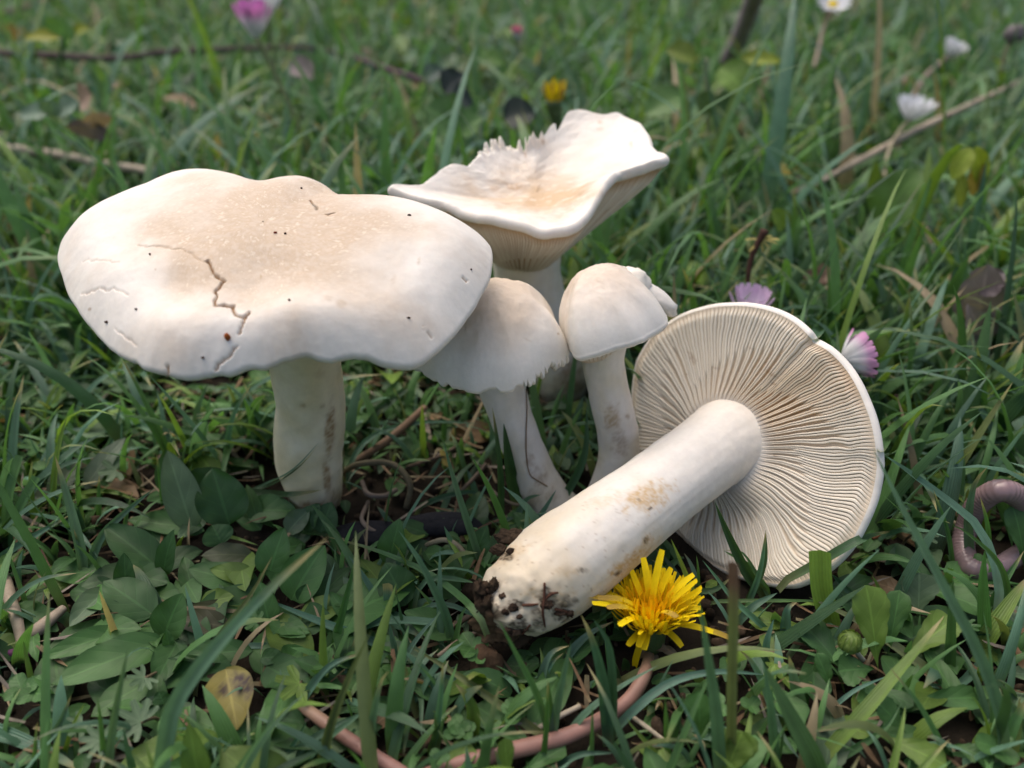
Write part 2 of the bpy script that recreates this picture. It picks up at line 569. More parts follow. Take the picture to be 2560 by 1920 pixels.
def spots(px, py, facing, lst, seed, P, lo=1.15, hi=.35):
    """stain amounts for spots given as (px,py,rx,ry,angle,strength,ragged)"""
    out = np.zeros(len(px))
    for k, (sx, sy, rx, ry, an, st, rg) in enumerate(lst):
        ca, sa = math.cos(math.radians(an)), math.sin(math.radians(an))
        dx, dy = px - sx, py - sy
        d = np.hypot((dx * ca + dy * sa) / rx, (-dx * sa + dy * ca) / ry)
        nz = fbm(P * 7, seed + k, 4, .65)
        a = smooth01(lo, hi, d + rg * nz) * st * (.45 + .55 * smooth01(-.35, .3, fbm(P * 20, seed + 50 + k, 2)))
        out = np.maximum(out, a)
    return out * facing

def lerp(a, b, t):
    t = np.asarray(t)[..., None]
    return a * (1 - t) + b * t

def stem_mesh(path, rad, nseg=72, n=110, wob=.05, seed=0, ridges=.012):
    V, F, sc = tube(path, rad, nseg, n, True, wob, seed)
    # fine lengthwise ridges
    s, ph = sc[:, 0], sc[:, 1] * 2 * math.pi
    P = np.stack([np.cos(ph) * 7, np.sin(ph) * 7, s * 2.2], -1)
    c = spline(path, 200)
    ci = c[np.clip((s * 199).astype(int), 0, 199)]
    d = unit(V - ci)
    r = np.linalg.norm(V - ci, axis=1, keepdims=True)
    V = V + d * np.minimum(r, 1) * ridges * fbm(P, seed + 5, 3)[:, None] * 1.6
    return V, F, sc, d

def facing_of(P, d):
    return smooth01(-.05, .25, np.sum(unit(CAMP - P) * d, 1))

# ---------- the large flat-topped mushroom on the left
OUT_L = [(149,664),(165,593),(208,544),(263,515),(317,477),(371,441),(425,417),(480,409),(534,413),(604,431),(697,433),(778,439),
         (860,460),(941,484),(1022,506),(1104,536),(1158,566),(1207,596),(1233,637),(1228,691),(1185,761),(1131,827),(1076,872),
         (1011,912),(941,909),(860,901),(778,898),(697,909),(615,931),(550,955),(480,957),(426,939),(371,920),
         (340,905),(334,884),(326,898),(317,895),(263,855),(208,795),(170,740)]
nL, e1L, e2L = frame((0.0, -math.sin(math.radians(8)), math.cos(math.radians(8))))
OL = np.array([-5.7, 17.6, 7.55])
rimL = [at_plane(x, y, OL, nL) for x, y in OUT_L]
TL, RL = polar_rim(rimL, OL, e1L, e2L, 640, 2.2)
k = np.arange(-30, 31); w = np.exp(-.5 * (k / 12.) ** 2); w /= w.sum()
R0L = sum(np.roll(RL, kk) * ww for kk, ww in zip(k, w))
def hL(q, th):
    x, y = q * np.cos(th), q * np.sin(th)
    h = .35 + .70 * (1 - np.clip(q, 0, 1.05) ** 2.2) - .62 * np.clip((q - .74) / .26, 0, 1.1) ** 2.2
    h = h + .22 * np.exp(-((x + .15) ** 2 + (y - .45) ** 2) / .12)       # hump behind the middle
    h = h - .30 * np.exp(-((x - .05) ** 2 + (y + .5) ** 2) / .10)       # trough in front
    h = h + .22 * np.exp(-((x - .35) ** 2 + (y + .78) ** 2) / .05)      # raised front lip
    h = h - .12 * np.exp(-((x + .35) ** 2 + (y + .55) ** 2) / .02)
    h = h + .10 * np.exp(-((x + .55) ** 2 + (y + .35) ** 2) / .06)
    P = np.stack([x * 2.2, y * 2.2, 0 * x + 3], -1)
    return h + .09 * fbm(P, 21, 3) * smooth01(.2, .8, q) + .018 * fbm(P * 5, 22, 3)
def wL(th):
    return .10 * np.sin(3 * th + .6) + .05 * np.sin(7 * th + 2)
def jL(th):
    c = np.stack([np.cos(th) * 6, np.sin(th) * 6, 0 * th], -1)
    return .09 * fbm(c * .6, 301, 3) + .015 * fbm(c * 6, 302, 2)
RL = fit_outline(lambda R: cap_top(OL, nL, e1L, e2L, TL, R, R0L, hL, wL, .17, 60, jfun=jL)[0], RL, OUT_L)
R0L = sum(np.roll(RL, kk) * ww for kk, ww in zip(k, w))
VL, qL, edgeL = cap_top(OL, nL, e1L, e2L, TL, RL, R0L, hL, wL, .17, 150, jfun=jL)
rows = VL.shape[0]
NL = vnormals(VL.reshape(-1, 3), rows, 640)
VLf = VL.reshape(-1, 3)
px, py, dp = project(VLf)
c1 = lambda x, y: (100 + x * .5425, 360 + y * .5425)
CR = [[c1(*p) for p in [(770,535),(800,575),(820,610),(850,632),(815,680),(803,745),(850,735),(890,740),(905,780),(935,795),(958,770),(935,830),(925,870)]],
      [c1(*p) for p in [(450,465),(560,468),(660,490),(740,525),(775,545)]],
      [c1(*p) for p in [(910,940),(880,965),(860,985),(820,1010),(805,1035)]],
      [c1(*p) for p in [(200,540),(260,535),(360,545)]], [c1(*p) for p in [(190,690),(260,675),(340,665),(410,690)]],
      [c1(*p) for p in [(1255,250),(1262,280),(1285,305)]], [c1(*p) for p in [(1320,322),(1340,318),(1360,312)]],
      [c1(*p) for p in [(1760,830),(1790,870),(1810,893)]], [c1(*p) for p in [(590,1020),(580,1065)]],
      [c1(*p) for p in [(350,855),(400,890),(435,935)]], [c1(*p) for p in [(1945,615),(1975,630)]]]
CW = [(3.6, 1.0), (2.6, .3), (3.8, .9), (2.2, .25), (2.4, .35), (2.6, .8), (2.6, .7), (2.4, .5), (3.2, 1.0), (2.8, .3), (3.4, .9)]
jit = 7 * fbm(VLf * 2.2, 61, 3) + 5 * fbm(VLf * 7, 62, 2)
jit2 = 7 * fbm(VLf * 2.2 + 31, 63, 3) + 5 * fbm(VLf * 7 + 31, 64, 2)
crk = np.zeros(len(px))
for pl, (wd, st) in zip(CR, CW):
    crk = np.maximum(crk, st * smooth01(wd * 1.2, wd * .35, seg_dist(px + jit, py + jit2, pl)))
fcL = facing_of(VLf, NL * np.sign(np.sum(NL * nL, 1, keepdims=True)))
VLf = VLf - nL * (.09 * crk * fcL)[:, None]
q = qL.ravel()
xl, yl = (VLf - OL) @ e1L, (VLf - OL) @ e2L
nz = fbm(np.stack([xl, yl, 0 * xl], -1) * .8, 33, 4)
nf = fbm(np.stack([xl, yl, 0 * xl], -1) * 9, 34, 4, .7)
tanm = smooth01(.95, .25, np.hypot((xl - .2) / 5.3, (yl - .1) / 4.6) + .35 * nz)
tint = lerp(WHITE, np.array([.72, .63, .53]), smooth01(1.05, .45, q + .25 * nz) * .55)
tint = lerp(tint, np.array([.52, .385, .26]), np.clip(tanm * (.85 + .4 * nf), 0, 1))
scur = smooth01(.18, .5, nf) * smooth01(.2, .75, tanm)
tint = lerp(tint, np.array([.80, .72, .60]), scur * .55)
sp = spots(px, py, fcL, [(1330*.5425+100, 710*.5425+360, 16, 10, 0, .35, .3), (1390*.5425+100, 735*.5425+360, 18, 12, 10, .4, .2),
                         (1018*.5425+100, 612*.5425+360, 4, 8, 0, .7, .3), (1745*.5425+100, 540*.5425+360, 5, 14, 5, .35, .2),
                         (228*.5425+100, 762*.5425+360, 6, 4, -30, .8, .3), (532*.5425+100, 577*.5425+360, 3.5, 3, 0, .6, .2),
                         (1630*.5425+100, 625*.5425+360, 8, 14, 20, .3, .3), (780*.5425+100, 540*.5425+360, 3, 5, 0, .6, .2)], 41, VLf)
tint = lerp(tint, np.array([.40, .27, .15]), sp)
tint = lerp(tint, np.array([.27, .145, .055]), np.clip(crk * fcL, 0, 1) * .95)
big = thing('mushroom', (-5.9, 17.7, 0), 'largest mushroom, wide flat tan-centred cap with a jagged brown crack', 'mushroom')
capo = obj('cap', VLf, grid_faces(rows, 640, True), M_CAP, big, tint=tint)
stem_topL = OL + nL * -.9 + e1L * .35
baseL = at_z(795, 1255, -.3)
AL = stem_topL - OL
gV, gF, pr, gx_, gy_, gQ = gill_mesh(OL, nL, e1L, e2L, TL, edgeL, (AL @ e1L, AL @ e2L, -1.0), 1.1, 190, .16, 26, 6, .62, seed=4)
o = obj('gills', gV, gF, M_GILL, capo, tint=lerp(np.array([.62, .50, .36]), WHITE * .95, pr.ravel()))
o['kind'] = 'stuff'
pth = [stem_topL + nL * .6, stem_topL - np.array([0, 0, .6]), at_y(775, 1000, 18.0), at_y(772, 1130, 17.8), at_y(785, 1220, 17.6), baseL - np.array([0, 0, .4])]
sV, sF, sc, sdir = stem_mesh(pth, [1.05, .98, .92, .92, .93, .95, .92, .74, .5], 80, 130, .05, 3)
px, py, dp = project(sV); fc = facing_of(sV, sdir)
st = spots(px, py, fc, [(825, 1080, 15, 80, 4, .95, .4), (818, 1200, 13, 55, -8, .95, .4), (805, 1015, 10, 9, 0, .5, .5), (760, 1014, 9, 7, 0, .45, .5),
                        (800, 935, 18, 14, 0, .25, .4), (835, 1240, 20, 25, 0, .6, .5), (790, 1270, 60, 22, 0, .85, .6)], 51, sV)
tint = lerp(np.array([.70, .60, .37]), np.array([.80, .72, .53]), smooth01(-.5, .6, fbm(sV * 1.2, 71, 3)))
tint = lerp(tint, np.array([.30, .17, .07]), st)
obj('stem', sV, sF, M_STEM, big, tint=tint, lc=sc)
# crumbs and specks lying on the big cap
def on_cap(pxx, pyy, Vf, cx, cy):
    return Vf[np.argmin((cx - pxx) ** 2 + (cy - pyy) ** 2)]
cpx, cpy, _ = project(VLf)
def speck(p, lab, rad, col, seed, cat='debris', grp=None, name='debris_speck'):
    V, F = blob(p + np.array([0, 0, rad[2] * .7]), rad, seed, 8, 6, .4)
    return tag(obj(name, V, F, M_TWIG, base=p, tint=col), lab, cat, grp)
p_ = on_cap(*c1(862, 900), VLf, cpx, cpy)
speck(p_, 'orange-brown flake on the big cap just below its long crack', (.07, .05, .09), np.array([.35, .09, .02]), 3, 'flake', None, 'bark_flake')
for k, (a, b, s1, s2) in enumerate([(305, 823, .05, .04), (740, 177, .06, .02), (1085, 410, .05, .02), (1130, 415, .03, .02), (755, 986, .04, .03), (1703, 330, .05, .02),
                                    (1205, 205, .03, .02), (1148, 722, .03, .03), (1990, 580, .025, .02), (440, 765, .03, .02), (505, 512, .025, .02), (545, 143, .03, .03), (1700, 800, .05, .015)]):
    speck(on_cap(*c1(a, b), VLf, cpx, cpy), 'tiny dark speck of debris lying on the big flat cap', (s1, s2, .025), np.array([.05, .025, .015]) if k != 2 else np.array([.2, .04, .02]), 10 + k, grp='specks on the big cap')

# ---------- the funnel-shaped mushroom behind
OUT_B = [(956,490),(976,495),(1010,498),(1049,502),(1103,503),(1157,520),(1211,533),(1284,543),(1356,548),(1410,541),(1454,521),(1490,487),(1519,455),
         (1555,430),(1609,422),(1649,415),(1676,398),(1668,385),(1650,380),(1634,365),(1620,330),(1591,294),(1548,271),(1515,274),(1501,273),(1454,271),(1417,280),(1394,294),
         (1386,322),(1350,338),(1310,345),(1270,346),(1235,350),(1210,362),(1185,384),(1158,406),(1121,410),(1085,437),(1045,468),(1000,480)]
bb, cc, aa = .074, .169, 3.96
nB, e1B, e2B = frame((-bb, -cc, 1))
OB = np.array([.7, 23.6, 0]); OB[2] = aa + bb * OB[0] + cc * OB[1]
rimB = [at_plane(x, y, OB, nB) for x, y in OUT_B]
TB, RB = polar_rim(rimB, OB, e1B, e2B, 720, 2.0)
RB = RB + 0

R0B = sum(np.roll(RB, kk) * ww for kk, ww in zip(k if False else np.arange(-30, 31), w))
torn = smooth01(.1, .2, (TB - 1.35)) * smooth01(.1, .2, 2.95 - TB)      # ragged back-left edge
def hB(q, th):
    x, y = q * np.cos(th), q * np.sin(th)
    P = np.stack([x * 2.5, y * 2.5, 0 * x], -1)
    return -.95 * (1 - np.clip(q, 0, 1.1) ** 1.7) + .09 * fbm(P, 12, 3) + .05 * fbm(P * 3, 14, 3) - .10 * np.exp(-((x - .1) ** 2 + (y + .1) ** 2) / .06)
def jagB(th):
    t1 = smooth01(1.40, 1.48, th) * smooth01(2.62, 2.5, th)
    a_ = vnoise(np.stack([th * 15, 0 * th, 0 * th], -1), 5); b_ = vnoise(np.stack([th * 38, 0 * th, 0 * th], -1), 6); c_ = vnoise(np.stack([th * 85, 0 * th, 0 * th], -1), 7)
    return t1 * (np.maximum(0, a_) * 1.0 + np.maximum(0, b_) ** 1.5 * .8 + .25 * np.maximum(0, c_) - .2)
RB = RB + .10 * jagB(TB)
def wB(th):
    return .10 * np.sin(2 * th + 1.2) + .05 * np.sin(6 * th) + .22 * np.exp(-((th + .35) / .25) ** 2) - .18 * np.exp(-((th + 1.3) / .5) ** 2)
VB, qB, edgeB = cap_top(OB, nB, e1B, e2B, TB, RB, R0B, hB, wB, .17, 110, jfun=lambda th: .34 * jagB(th), phi0=.15)
rows = VB.shape[0]
VBf = VB.reshape(-1, 3)
xl, yl = (VBf - OB) @ e1B, (VBf - OB) @ e2B
nz = fbm(np.stack([xl, yl, 0 * xl], -1) * .9, 83, 4)
nf = fbm(np.stack([xl * 1.0, yl * 2.5, 0 * xl], -1) * 3, 84, 4, .7)
q = qB.ravel()
tint = lerp(WHITE, np.array([.72, .63, .53]), smooth01(1.0, .5, q + .3 * nz) * .7)
tint = lerp(tint, np.array([.55, .38, .22]), smooth01(.55, .12, np.hypot((xl - .2) / 4.5, (yl + .5) / 3.5) + .25 * nz + .1 * nf) * .9)
tint = lerp(tint, np.array([.80, .72, .60]), smooth01(.25, .5, nf) * .4)
px, py, dp = project(VBf)
fc1 = np.ones(len(px))
tint = lerp(tint, np.array([.42, .22, .08]), spots(px, py, fc1, [(1358, 355, 6, 10, 0, .8, .3), (1313, 388, 5, 9, 0, .5, .3), (1500, 306, 10, 7, 0, .45, .4), (1500, 322, 12, 6, 0, .35, .4), (1577, 360, 7, 10, 0, .35, .4),
                                  (1285, 468, 26, 14, 0, .5, .5), (1240, 470, 18, 8, 0, .35, .5)], 91, VBf))
back = thing('mushroom', (1.9, 23.4, 0), 'funnel-shaped cream mushroom with a torn ragged back edge, standing behind the others', 'mushroom')
capo = obj('cap', VBf, grid_faces(rows, 720, True), M_CAP, back, tint=tint)
sbT = at_y(1316, 640, 24.0)
AB = sbT - OB
gV, gF, pr, gx_, gy_, gQ = gill_mesh(OB, nB, e1B, e2B, TB, edgeB, (AB @ e1B, AB @ e2B, AB @ nB + .1), 1.0, 210, .16, 46, 8, -.05, seed=7)
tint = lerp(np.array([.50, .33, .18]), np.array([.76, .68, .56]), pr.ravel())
o = obj('gills', gV, gF, M_GILL, capo, tint=tint); o['kind'] = 'stuff'
pth = [sbT + np.array([-.05, 0, .7]), sbT, at_y(1322, 700, 23.9), at_y(1350, 800, 23.7), at_y(1395, 930, 23.4), at_z(1410, 985, -.5)]
sV, sF, sc, sdir = stem_mesh(pth, [1.15, 1.08, 1.04, 1.0, .95, .8], 64, 90, .05, 9)
px, py, dp = project(sV)
tint = lerp(np.array([.68, .61, .47]), WHITE * .92, smooth01(-.5, .6, fbm(sV * 1.2, 72, 3)))
tint = lerp(tint, np.array([.25, .15, .07]), spots(px, py, facing_of(sV, sdir), [(1420, 930, 40, 40, 0, .7, .8), (1430, 965, 50, 22, 0, .9, .5)], 95, sV))
obj('stem', sV, sF, M_STEM, back, tint=tint, lc=sc)

# ---------- the two small domed mushrooms in the middle
def dome(thg, O, n, rx, ry, H, pw, shear, cut, seed, rimj, colr, stem_top, ng):
    n, e1, e2 = frame(n)
    T = np.linspace(-math.pi, math.pi, 480, endpoint=False)
    R0 = rx * ry / np.hypot(ry * np.cos(T), rx * np.sin(T))
    R0 = R0 * (1 + .05 * np.sin(2 * T + seed) + .03 * np.sin(5 * T + 2 * seed) + .012 * np.sin(13 * T))
    def h(q, th):
        x, y = q * np.cos(th), q * np.sin(th)
        P = np.stack([x * 1.8, y * 1.8, 0 * x + seed], -1)
        return H * (np.clip(1 - np.clip(q, 0, 1) ** 2.0, 0, 1)) ** pw + .10 * fbm(P, seed, 3) * smooth01(.1, .7, q) + .035 * fbm(P * 2.6, seed + 1, 3) + .012 * fbm(P * 7, seed + 2, 2)
    bld = lambda R: cap_top(O, n, e1, e2, T, R, R, h, lambda th: .08 * np.sin(3 * th + seed), .13, 50, shear, phi0=1.1)[0]
    R0 = fit_outline(bld, R0, colr, 6, 13.0, smooth01(.55, -.1, np.sin(T)))
    R = R0 * cut(T) + rimj(T)
    V, q, edge = cap_top(O, n, e1, e2, T, R, R0, h, lambda th: .08 * np.sin(3 * th + seed), .13, 110, shear, phi0=1.1)
    rows = V.shape[0]
    Vf = V.reshape(-1, 3)
    return n, e1, e2, T, R, R0, Vf, q.ravel(), edge, rows

OUT_1 = [(1026,914),(1036,880),(1075,830),(1130,770),(1180,725),(1254,703),(1300,708),(1340,733),(1375,785),(1405,840),(1430,893),(1362,931),(1309,968),(1216,981),(1149,976),(1085,953)]
OUT_2 = [(1377,703),(1410,682),(1465,669),(1550,676),(1610,720),(1660,775),(1674,813),(1613,857),(1545,876),(1448,907),(1400,850),(1370,767)]
O1 = at_y(1228, 868, 18.5)
n1v = (-.10, -.05, 1)
def cut1(T): return 1 + 0 * T
def rj1(T): return .022 * np.where(np.abs(T + .75) < .38, 1.3 * vnoise(np.stack([T * 55, 0 * T, 0 * T], -1), 8), .5 * vnoise(np.stack([T * 14, 0 * T, 0 * T], -1), 9))
n1, e11, e12, T1, R1, R01, V1, q1, edge1, rows1 = dome(None, O1, n1v, 2.12, 1.85, 1.75, .62, (.32, 0.2), cut1, 3, rj1, OUT_1, None, 0)
sm1 = thing('mushroom', at_z(1390, 1275, 0), 'small domed mushroom leaning away from its twin, cap edge torn in front', 'mushroom')
px, py, dp = project(V1)
nz = fbm(V1 * 1.1, 37, 4)
apex = O1 + n1 * 1.75 + e11 * .32
tint = lerp(WHITE, np.array([.62, .49, .36]), smooth01(2.3, .6, np.linalg.norm(V1 - apex, axis=1) + .6 * nz) * .85)
c3 = lambda x, y: (980 + x * .422, 640 + y * .422)
tint = lerp(tint, np.array([.45, .32, .19]), spots(px, py, np.ones(len(px)), [(*c3(435, 400), 4, 22, 0, .5, .2), (*c3(800, 495), 14, 3, 25, .4, .3), (*c3(200, 600), 12, 8, 0, .15, .4), (*c3(985, 460), 4, 3, 0, .8, .2)], 43, V1))
capo = obj('cap', V1, grid_faces(rows1, 480, True), M_CAP, sm1, tint=tint)
st1 = at_y(1252, 960, 18.5)
A1 = st1 - O1
gV, gF, pr, *_ = gill_mesh(O1, n1, e11, e12, T1, edge1, (A1 @ e11, A1 @ e12, -.25), .62, 130, .07, 22, 6, .42, seed=14)
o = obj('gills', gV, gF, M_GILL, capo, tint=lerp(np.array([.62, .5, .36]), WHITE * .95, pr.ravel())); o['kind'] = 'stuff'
pth = [st1 + np.array([-.1, 0, .8]), st1, at_y(1292, 1080, 18.2), at_y(1330, 1170, 17.9), at_y(1372, 1250, 17.6), at_y(1425, 1320, 17.4)]
sV, sF, sc, sdir = stem_mesh(pth, [.72, .64, .585, .575, .60, .68, .85], 64, 110, .05, 15)
px, py, dp = project(sV); fc = facing_of(sV, sdir)
tint = lerp(np.array([.70, .63, .50]), WHITE * .97, smooth01(-.5, .5, fbm(sV * 1.5, 73, 3)))
tint = lerp(tint, np.array([.30, .19, .09]), spots(px, py, fc, [(1330, 1160, 16, 30, -20, .5, 1.1), (1352, 1200, 20, 30, -20, .55, 1.1), (1380, 1240, 18, 18, 0, .4, 1.2), (1363, 1212, 5, 4, 0, 1, .2), (1330, 1250, 30, 25, 0, .35, .9)], 55, sV))
root = [c3(*p) for p in [(820, 780), (795, 900), (790, 1040), (800, 1180), (820, 1290), (860, 1330), (920, 1365)]]
obj('stem', sV, sF, M_STEM, sm1, tint=tint, lc=sc)
rp = []
for (x, y) in root:
    j = np.argmin((px - x) ** 2 + (py - y) ** 2 + 400 * (1 - fc))
    rp.append(sV[j] + sdir[j] * .02)
V, F, _ = tube(rp, [.012, .02, .018, .012], 6, 40)
tag(obj('dry_root', V, F, M_TWIG, base=rp[-1], tint=np.array([.20, .11, .05])), 'hair-thin brown root clinging along the small leaning stem', 'root')

O2 = at_y(1543, 832, 18.35)
n2v = (-.36, .22, .90)
def cut2(T): return 1 - .42 * smooth01(-.25, .15, T) * smooth01(1.75, 1.2, T)
def rj2(T): return .05 * smooth01(-.3, .1, T) * smooth01(1.8, 1.4, T) * (np.sin(T * 37) + .7 * np.sin(T * 83 + 1))
n2, e21, e22, T2, R2, R02, V2, q2, edge2, rows2 = dome(None, O2, n2v, 1.62, 1.55, 1.85, .55, (-.1, .1), cut2, 8, rj2, OUT_2, None, 0)
sm2 = thing('mushroom', at_z(1490, 1230, 0), 'small domed mushroom with a broken-open cap side, touching the lying one', 'mushroom')
px, py, dp = project(V2)
nz = fbm(V2 * 1.1, 38, 4)
apex = O2 + n2 * 1.85
tint = lerp(WHITE, np.array([.64, .51, .39]), smooth01(2.0, .4, np.linalg.norm(V2 - apex, axis=1) + .6 * nz) * .8)
tint = lerp(tint, np.array([.28, .15, .07]), spots(px, py, np.ones(len(px)), [(*c3(990, 272), 6, 3, -20, .8, .4), (*c3(1622, 440), 6, 7, 0, .8, .5), (*c3(985, 462), 3, 3, 0, .9, .2)], 44, V2))
capo = obj('cap', V2, grid_faces(rows2, 480, True), M_CAP, sm2, tint=tint)
st2 = at_y(1508, 895, 18.3)
A2 = st2 - O2
gV, gF, pr, *_ = gill_mesh(O2, n2, e21, e22, T2, edge2, (A2 @ e21, A2 @ e22, A2 @ n2 + .15), .6, 110, .06, 20, 6, .35, seed=16)
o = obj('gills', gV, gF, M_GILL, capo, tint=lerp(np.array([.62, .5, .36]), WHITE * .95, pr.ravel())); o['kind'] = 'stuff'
pth = [st2 + np.array([.1, .1, .9]), st2, at_y(1527, 1000, 18.2), at_y(1545, 1090, 18.1), at_y(1545, 1160, 17.9), at_y(1520, 1240, 17.7), at_y(1475, 1320, 17.4)]
sV, sF, sc, sdir = stem_mesh(pth, [.62, .56, .55, .57, .57, .60, .62, .62], 64, 110, .05, 25)
px, py, dp = project(sV); fc = facing_of(sV, sdir)
tint = lerp(np.array([.68, .61, .47]), WHITE * .93, smooth01(-.5, .5, fbm(sV * 1.5, 74, 3)))
tint = lerp(tint, np.array([.32, .20, .08]), spots(px, py, fc, [(1530, 1045, 24, 40, 0, .7, .7), (1550, 1110, 22, 45, 0, .5, .9), (1568, 1040, 8, 8, 0, .8, .4)], 56, sV))
obj('stem', sV, sF, M_STEM, sm2, tint=tint, lc=sc)
# the torn flap of flesh
fl = [c3(*p) for p in [(1400, 130), (1470, 140), (1560, 205), (1640, 245), (1668, 295), (1615, 348), (1540, 300), (1460, 215)]]
fc_ = at_y(*c3(1540, 240), 19.3)
V, F = blob((0, 0, 0), (1, 1, 1), 5, 28, 18, .25, 1.6)
ax = unit(at_y(*c3(1650, 300), 19.2) - at_y(*c3(1430, 150), 19.6))
up_ = unit(np.cross(ax, [0, -1, .3])); dn = np.cross(ax, up_)
V = fc_ + V[:, :1] * ax * .82 + V[:, 1:2] * up_ * .27 + V[:, 2:3] * dn * .40
V = V + .07 * np.stack([fbm(V * 3, 5, 4, .7), fbm(V * 3 + 5, 6, 4, .7), fbm(V * 3 + 9, 7, 4, .7)], -1)
o = obj('torn_flap', V, F, M_STEM, capo, tint=WHITE * (.95 + .05 * fbm(V * 4, 3, 2)[:, None])); o['label'] = 'torn flap of white cap flesh'
# rough broken flesh closing the open side
c = O2 + n2 * .75 + e21 * .75 + e22 * .75
V, F = blob((0, 0, 0), (1, 1, 1), 12, 30, 20, .22, 2.2)
V = c + V[:, :1] * e21 * .55 + V[:, 1:2] * e22 * .50 + V[:, 2:3] * n2 * .62
V = V + .07 * np.stack([fbm(V * 4, 5, 4, .7), fbm(V * 4 + 5, 6, 4, .7), fbm(V * 4 + 9, 7, 4, .7)], -1)
o = obj('broken_flesh', V, F, M_STEM, capo, tint=np.array([.80, .745, .65])); o['label'] = 'rough white flesh where the cap broke'

# ---------- the uprooted mushroom lying on its side, gills towards us
OUT_D = [(1583,1000),(1588,950),(1600,900),(1640,832),(1700,788),(1760,766),(1830,756),(1900,760),(1960,778),(2000,800),(2032,828),(2038,838),(2035,846),(2050,850),(2085,868),(2130,915),(2178,1000),(2203,1080),(2209,1150),(2200,1225),
         (2170,1315),(2110,1402),(2050,1450),(2000,1470),(1930,1467),(1850,1448),(1760,1402),(1680,1320),(1620,1210),(1590,1100)]
nG = unit(np.array([-.725, -.549, .415]))       # gill side
OD = np.array([6.5, 16.6, 2.9])
nD, e1D, e2D = frame(-nG)                         # cap side
rimD = [at_plane(x, y, OD, nG) for x, y in OUT_D]
TD, RD = polar_rim(rimD, OD, e1D, e2D, 720, 1.6)
R0D = sum(np.roll(RD, kk) * ww for kk, ww in zip(np.arange(-30, 31), w))
def hD(q, th):
    x, y = q * np.cos(th), q * np.sin(th)
    P = np.stack([x * 2.5, y * 2.5, 0 * x], -1)
    return 1.35 * np.clip(1 - np.clip(q, 0, 1) ** 4, 0, 1) + .05 * fbm(P, 51, 3)
def wD(th): return .03 * np.sin(3 * th) + .02 * np.sin(8 * th)
VD, qD, edgeD = cap_top(OD, nD, e1D, e2D, TD, RD, R0D, hD, wD, .13, 80, phi0=.6)
rows = VD.shape[0]
VDf = VD.reshape(-1, 3)
lying = thing('mushroom', (6.5, 15.5, 0), 'uprooted mushroom lying on its side showing cream gills and a dirty stem base', 'mushroom')
tint = lerp(WHITE * 1.02, np.array([.72, .63, .53]), smooth01(.9, .2, qD.ravel()))
capo = obj('cap', VDf, grid_faces(rows, 720, True), M_CAP, lying, tint=tint)
Apt = at_plane(1800, 1112, OD, nG)
dA = Apt - OD
def bumpD(x, y, Q):
    P = OD + x[..., None] * e1D + y[..., None] * e2D
    bx, by, _ = project(P.reshape(-1, 3))
    bx, by = bx.reshape(x.shape), by.reshape(x.shape)
    b = .16 * np.exp(-((bx - 1790) ** 2 / 95 ** 2 + (by - 1285) ** 2 / 45 ** 2))
    b = b - .16 * np.exp(-((bx - 1890) ** 2 / 80 ** 2 + (by - 1250) ** 2 / 60 ** 2))
    b = b + .10 * np.exp(-((bx - 1930) ** 2 / 120 ** 2 + (by - 1000) ** 2 / 60 ** 2))
    return b * smooth01(.05, .4, Q)
def warpD(x, y, Q):
    P = OD + x[..., None] * e1D + y[..., None] * e2D
    bx, by, _ = project(P.reshape(-1, 3))
    bx, by = bx.reshape(x.shape), by.reshape(x.shape)
    low = np.exp(-((bx - 1830) ** 2 / 130 ** 2 + (by - 1290) ** 2 / 90 ** 2))
    return 1.5 * low * np.sin((bx - by) / 55.0) + .6 * np.sin(bx / 40. + by / 90.) * smooth01(1050, 1180, by)
gV, gF, pr, gx_, gy_, gQ = gill_mesh(OD, nD, e1D, e2D, TD, edgeD, (dA @ e1D, dA @ e2D, .12), 1.06, 204, .095, 90, 11, .16, warp=warpD, seed=23, bump=bumpD)
px, py, dp = project(gV)
ridge = pr.ravel()
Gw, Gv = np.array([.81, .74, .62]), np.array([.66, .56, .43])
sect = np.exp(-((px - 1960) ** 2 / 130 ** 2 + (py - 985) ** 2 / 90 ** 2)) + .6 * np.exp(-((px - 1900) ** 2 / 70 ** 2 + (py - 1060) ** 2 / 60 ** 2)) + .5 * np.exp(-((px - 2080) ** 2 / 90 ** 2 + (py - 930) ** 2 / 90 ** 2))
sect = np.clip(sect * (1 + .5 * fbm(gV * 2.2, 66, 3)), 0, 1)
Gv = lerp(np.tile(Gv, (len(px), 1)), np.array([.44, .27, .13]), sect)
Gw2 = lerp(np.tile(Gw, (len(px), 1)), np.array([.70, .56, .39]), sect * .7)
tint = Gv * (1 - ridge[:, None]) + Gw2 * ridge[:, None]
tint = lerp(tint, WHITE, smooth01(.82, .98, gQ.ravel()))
tint = lerp(tint, np.array([.35, .20, .09]), spots(px, py, np.ones(len(px)), [(1728, 890, 10, 22, -20, .4, .9), (1928, 935, 30, 5, 30, .5, .9), (1790, 920, 12, 3, 15, .4, .8), (1875, 870, 10, 4, 20, .45, .8), (1935, 960, 10, 4, 20, .6, .6), (1600, 945, 16, 30, 10, .3, 1.0), (1940, 1140, 8, 3, 20, .6, .5), (2180, 1205, 5, 3, 40, .8, .3), (1717, 936, 3, 3, 0, .9, .2)], 67, gV))
o = obj('gills', gV, gF, M_GILL, capo, tint=tint); o['kind'] = 'stuff'

